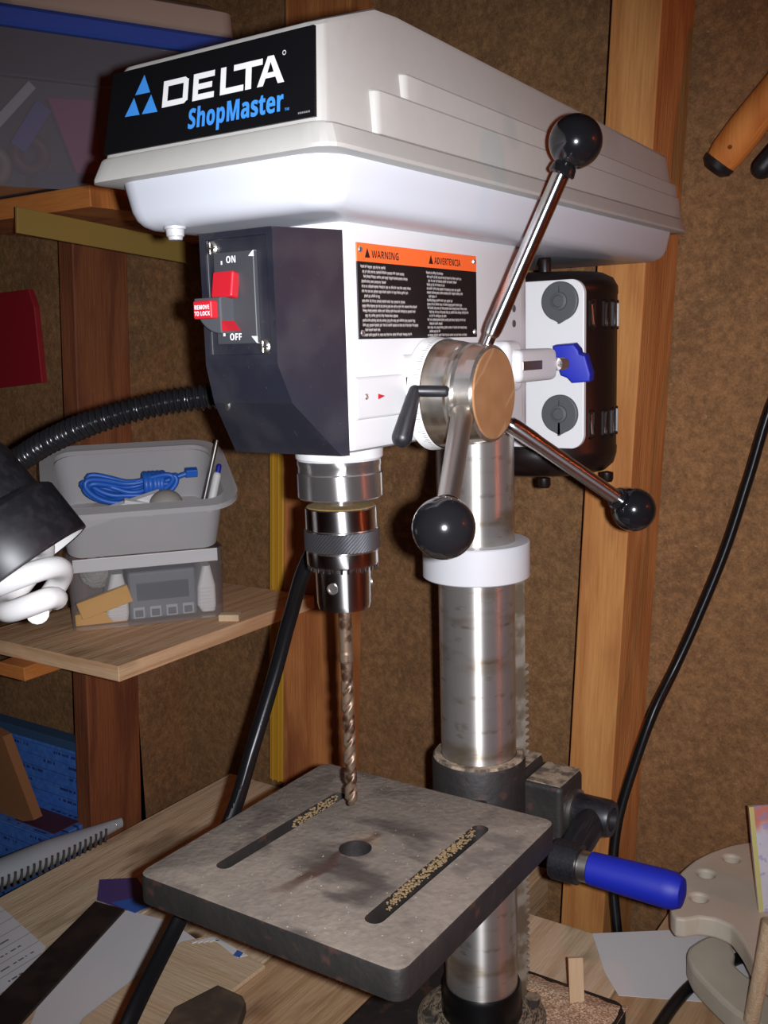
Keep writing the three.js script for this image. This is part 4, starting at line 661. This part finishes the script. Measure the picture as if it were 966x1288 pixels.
// ---------------------------------------------------------------- things lying on the bench, left of the machine
{
  const y = BY + 0.0004;
  const ink = tex(512, 512, (u, v) => { let c = [232, 231, 232]; const d = fbm(u, v, 5, 5, 3, 600); c = mix3(c, [220, 218, 218], d); const l = (v * 9) % 1; if (l < 0.035) c = [120, 120, 126]; if (l > 0.5 && l < 0.62 && u > 0.55 && u < 0.8 && hash(Math.floor(u * 90), Math.floor(v * 9), 6) > 0.4) c = [110, 112, 124]; return c; });
  const pm = std({ map: rep(ink, 0.16, 0.16), roughness: 0.85 });
  solo('printed_sheet', extrude([[-0.4898, 0.0577], [-0.3951, 0.0788], [-0.330, 0.20], [-0.44, 0.25], [-0.53, 0.14]], 0.0004, { y: y }), pm, 'printed white form sheet beyond the black steel strip', 'paper');
  solo('paper_sheet', extrude([[-0.3774, 0.0002], [-0.328, -0.0077], [-0.236, 0.012], [-0.262, 0.10], [-0.285, 0.17], [-0.312, 0.162], [-0.3816, 0.0749]], 0.0004, { y: y }), M.paperGrey, 'plain white sheet of paper between steel strip and plywood', 'paper');
  solo('steel_strip', extrude([[-0.4123, 0.0083], [-0.3773, 0.0033], [-0.300, 0.228], [-0.335, 0.245]].map(([x, z]) => [x, z]), 0.003, { y: y + 0.0006, bevel: 0.0006 }), std({ map: darkMap([38, 30, 26], [54, 42, 36], 610), roughness: 0.6 }), 'long dark steel strip lying on papers', 'metal strip');
  solo('violet_card', extrude([[-0.4435, -0.0235], [-0.4135, -0.0458], [-0.365, -0.02], [-0.372, 0.0], [-0.4166, 0.0027]], 0.0012, { y: y }), std({ color: 0x57457e, roughness: 0.5 }), 'violet card at the end of the steel strip', 'card');
  solo('blue_tape', extrude([[-0.399, 0.0], [-0.385, -0.018], [-0.362, -0.016], [-0.366, 0.001]], 0.0006, { y: y + 0.0014 }), std({ color: 0x3a66b8, roughness: 0.5 }), 'blue piece of tape beside the violet card', 'tape');
  solo('plywood_piece', extrude([[-0.2925, 0.015], [-0.2765, -0.006], [-0.2065, 0.0025], [-0.21, 0.10], [-0.27, 0.16], [-0.285, 0.13]], 0.0035, { y: y + 0.0006, bevel: 0.0003, grain: 0 }), M.ply, 'thin pale plywood piece under the drill table', 'plywood');
  { const pts = []; for (let i = 0; i <= 10; i++) pts.push([-0.2835 + i * 0.002, 0.012 - i * 0.0016 + (i % 2 ? 0.0018 : -0.0012)]); solo('torn_label', extrude([[-0.272, -0.006], ...pts.slice(0, 1), ...pts.slice(1), [-0.233, 0.007], [-0.228, 0.0]], 0.0005, { y: y + 0.0042 }), M.paper, 'torn white paper label on the plywood piece', 'label'); }
  solo('blue_label_end', extrude([[-0.240, -0.0005], [-0.233, 0.0], [-0.231, 0.007], [-0.238, 0.007]], 0.0004, { y: y + 0.0049 }), std({ color: 0x3e66b4, roughness: 0.6 }), 'small blue patch on the torn label', 'label');
  solo('dark_block', extrude([[-0.2148, 0.0509], [-0.188, 0.051], [-0.181, 0.0555], [-0.165, 0.085], [-0.185, 0.12], [-0.215, 0.115], [-0.225, 0.09]], 0.012, { y: y, bevel: 0.002 }), std({ map: darkMap([74, 62, 52], [98, 82, 66], 620), roughness: 0.7 }), 'low dark grey brown block with rounded corner', 'block');
  // ribbed grey handle
  const t = thing('ribbed_handle', 'long grey plastic handle with dark ribs along its side', 'handle', [-0.53, BY, -0.03]);
  const A = V(-0.500, BY, -0.1045), B = V(-0.530, BY, 0.080), d = B.clone().sub(A), L = d.length(); d.normalize(); const nrm = V(-d.z, 0, d.x);   // nrm points toward the machine
  const rings = []; for (let i = 0; i <= 40; i++) { const s = i / 40, w = 0.0035 + 0.0125 * Math.sin(Math.min(1, s * 1.5) * Math.PI / 2), c = A.clone().addScaledVector(d, s * L), R = []; for (let k = 0; k < 20; k++) { const a = -k / 20 * Math.PI * 2; const q = c.clone().addScaledVector(nrm, w * Math.cos(a)); q.y = BY + 0.0132 + (0.0055 + 0.0075 * Math.min(1, s * 2.2)) * Math.sin(a); R.push(q); } rings.push(R); }
  const body = part('body', loft(rings, 0.8), M.greyPlastic, t);
  for (let k = 0; k < 24; k++) { const s = 0.13 + k * 0.036, c = A.clone().addScaledVector(d, s * L), w = 0.0035 + 0.0125 * Math.sin(Math.min(1, s * 1.5) * Math.PI / 2), sg = Math.sign(nrm.x) || 1; const g = box(-0.0013, 0.0013, -0.0075, 0.0075, -0.0014, 0.0014, 0.0005); g.rotateZ(0.15); g.rotateY(Math.atan2(-d.z, d.x)); g.translate(c.x + nrm.x * sg * (w - 0.0006), BY + 0.0095, c.z + nrm.z * sg * (w - 0.0006)); part('rib', g, std({ color: 0x3d3c3a, roughness: 0.6 }), body); }
  { const c = A.clone().addScaledVector(d, 0.05 * L); const g = new THREE.TorusGeometry(0.0052, 0.0007, 8, 24).rotateY(Math.atan2(d.x, d.z)).translate(c.x, BY + 0.0132, c.z); part('end_ring', g, M.steel, body); }
}
// ---------------------------------------------------------------- right of the machine
{
  const y = BY + 0.0004;
  solo('paper_sheet', extrude([[0.0096, -0.1879], [0.0775, -0.2357], [0.15, -0.25], [0.185, -0.17], [0.128, -0.1488], [0.060, -0.118], [0.040, -0.140]], 0.0004, { y: y }), M.paper, 'blank white sheet of paper under the beige tool plate', 'paper');
  const t = thing('tool_plate', 'beige plastic plate with round holes and a thick curved arm', 'tool holder', [0.13, BY, -0.2]);
  const o = 0.035, holes = [[0.1090, -0.2613], [0.0973, -0.2246], [0.1031, -0.1841]], out = [[0.0960, -0.1461], [0.0899, -0.1531], [0.0835, -0.1711], [0.0775, -0.1984], [0.0780, -0.2188], [0.0819, -0.2421], [0.0892, -0.2627], [0.1014, -0.2849], [0.1139, -0.2991], [0.1285, -0.3080], [0.16, -0.3125], [0.26, -0.3125], [0.26, -0.13], [0.200, -0.092], [0.1754, -0.1060], [0.1642, -0.1157], [0.1498, -0.1394], [0.1365, -0.1562], [0.1233, -0.1598], [0.1117, -0.1568], [0.1030, -0.1480]];
  const pts = new THREE.CatmullRomCurve3(out.map(([x, z]) => V(x, 0, z)), true, 'catmullrom', 0.3).getPoints(120).slice(0, -1).map((q) => [q.x, q.z]);
  part('plate', extrude(pts, 0.017, { y: o - 0.017, bevel: 0.0022, holes: holes.map(([x, z]) => [x, z, 0.0068]) }), M.beige, t, 'beige plate with three round holes');
  for (const [x, z] of holes) part('hole_floor', lathe([[0, 0], [0.009, 0], [0.009, 0.003], [0, 0.003]], 20).translate(x, o - 0.0165, z), M.beige, t);
  part('post', lathe([[0, BY], [0.03, BY], [0.026, BY + 0.01], [0.024, o - 0.016], [0, o - 0.016]], 40).translate(0.20, 0, -0.22), M.beige, t);
  const ap = new THREE.CatmullRomCurve3([[0.1035, -0.168], [0.112, -0.190], [0.128, -0.192], [0.1365, -0.178], [0.140, -0.163], [0.155, -0.151], [0.185, -0.140], [0.225, -0.135], [0.225, -0.092], [0.178, -0.097], [0.155, -0.105], [0.135, -0.120], [0.115, -0.138], [0.105, -0.155]].map(([x, z]) => V(x, 0, z)), true, 'catmullrom', 0.35).getPoints(100).slice(0, -1).map((q) => [q.x - 0.002, q.z]);
  part('curved_arm', extrude(ap, 0.020, { y: BY + 0.0102, bevel: 0.003 }), M.beige, t, 'thick curved beige arm');
  part('arm_foot', lathe([[0, BY + 0.0006], [0.012, BY + 0.0006], [0.012, BY + 0.011], [0, BY + 0.011]], 24).translate(0.2, 0, -0.118), M.beige, t);
  // dowel, packet, black cord
  solo('wood_dowel', rod([0.1672, 0.0020, -0.0960], [0.1775, 0.0830, -0.0985], 0.0056), M.ply, 'pale wooden dowel standing against the edge of the beige plate', 'dowel');
  const pk = tex(256, 512, (u, v) => { let c = mix3([214, 212, 216], [190, 190, 204], fbm(u, v, 4, 6, 4, 700)); if (v > 0.72) c = mix3(c, [196, 112, 92], sstep(0.35, 0.6, fbm(u, v, 3, 3, 3, 705)) * 0.9); if (fbm(u, v, 10, 14, 3, 710) > 0.66) c = mix3(c, [150, 140, 196], 0.5); if (u < 0.06) c = [196, 190, 120]; return c; });
  { const g = new THREE.BoxGeometry(0.06, 0.085, 0.004); g.rotateZ(0.16); g.rotateY(0.5); g.rotateX(-0.15); g.translate(0.169, 0.0792, -0.2065); solo('paper_packet', g, std({ map: pk, roughness: 0.6 }), 'white and red printed paper packet standing on the beige plate', 'packet'); }
  solo('wood_stick', box(0.150, 0.240, BY + 0.0003, BY + 0.0085, -0.088, -0.076, 0.0012, 0), M.ply, 'pale wood stick lying on the bench below the curved beige arm', 'wood stick');
  solo('extension_cord', sweep([[0.10, -0.0245, -0.04], [0.1010, -0.0251, -0.0870], [0.1030, -0.0251, -0.1254], [0.1074, -0.0251, -0.1544], [0.1170, -0.0251, -0.1850], [0.13, -0.0251, -0.21], [0.145, -0.0251, -0.235]], 70, 12, 0.0048), M.cable, 'black cord running under the curved beige arm', 'cord');
  solo('grey_disc', lathe([[0, 0], [0.055, 0], [0.0575, 0.0015], [0.0575, 0.004], [0.055, 0.0058], [0, 0.006]], 64).translate(0.158, BY - 0.0001, -0.062), std({ color: 0x8a8273, roughness: 0.6 }), 'flat grey round plate at the base of the drill press', 'plate');
}
// ---------------------------------------------------------------- hanging on the back wall
solo('hanging_cable', sweep([[0.165, 0.60, -0.300], [0.150, 0.50, -0.29], [0.1346, 0.4367, -0.25 - 0.02].map((v, i) => [0.1270, 0.4315, -0.270][i]), [0.1115, 0.3710, -0.268], [0.0950, 0.3100, -0.265], [0.0755, 0.2510, -0.258], [0.0590, 0.2040, -0.248], [0.0495, 0.1700, -0.221], [0.0343, 0.1179, -0.215], [0.0240, 0.0784, -0.215], [0.0192, 0.0471, -0.215], [0.0180, 0.0086, -0.215], [0.0221, -0.0211, -0.212], [0.0267, -0.055, -0.210], [0.03, -0.12, -0.212]], 160, 12, 0.0044), M.cable, 'thin black cable hanging in front of the pine stud', 'cable');
{
  const t = thing('hatchet', 'orange wooden tool handle with a black butt hanging on the wall', 'tool', [0.1, 0.62, -0.285]);
  const A = V(0.0766, 0.6291, -0.285), B = V(0.1272, 0.6889, -0.285), d = B.clone().sub(A).normalize();
  const g = orient(lathe([[0, -0.004], [0.008, -0.0035], [0.0125, 0.0], [0.0145, 0.010], [0.0150, 0.03], [0.0135, 0.07], [0.0115, 0.13], [0, 0.13]], 36), A, d);
  const hole = new THREE.CylinderGeometry(0.0017, 0.0017, 0.05, 16).applyQuaternion(new THREE.Quaternion().setFromUnitVectors(V(0, 1, 0), V(0.35, 0.1, 0.93).normalize())).translate(A.x + d.x * 0.010, A.y + d.y * 0.010, A.z);
  part('grip', uvm(cut(uvm(g), hole)), wood([214, 138, 62], [178, 96, 34], 730, { rings: 3, stain: [150, 76, 28] }), t, 'orange varnished wooden grip');
  part('butt_cap', orient(lathe([[0, -0.0075], [0.008, -0.0070], [0.0128, -0.003], [0.0138, 0.002], [0.0128, 0.0025], [0, -0.002]], 36), A.clone().addScaledVector(d, -0.001), d), M.black, t);
  solo('black_clamp', uvm(capsule([0.1085, 0.6235, -0.296], [0.150, 0.668, -0.296], 0.0095)), M.black, 'black tool grip hanging beside the orange handle', 'tool');
}
// ---------------------------------------------------------------- warm bulb burning to the right, outside the picture
{
  const p = [1.05, 0.66, -0.10], t = thing('pendant_bulb', 'bare warm bulb hanging over the far end of the bench', 'lamp', [1.05, 0.6, -0.10]);
  part('bulb', new THREE.SphereGeometry(0.032, 24, 16).translate(...p), std({ color: 0xffe0b0, emissive: 0xff7038, emissiveIntensity: 10, roughness: 0.3 }), t, 'glowing warm bulb');
  part('socket', lathe([[0, 0.026], [0.016, 0.026], [0.018, 0.05], [0.012, 0.075], [0, 0.076]], 24).translate(...p), M.black, t);
  part('cord', rod([p[0], p[1] + 0.075, p[2]], [p[0], 1.75, p[2]], 0.003), M.cable, t);
  const l = new THREE.PointLight(0xff7038, 0.25, 0, 2); l.position.set(p[0], p[1], p[2]); l.castShadow = true; l.shadow.radius = 1.5; scene.add(l);
}
renderer.render(scene, camera);
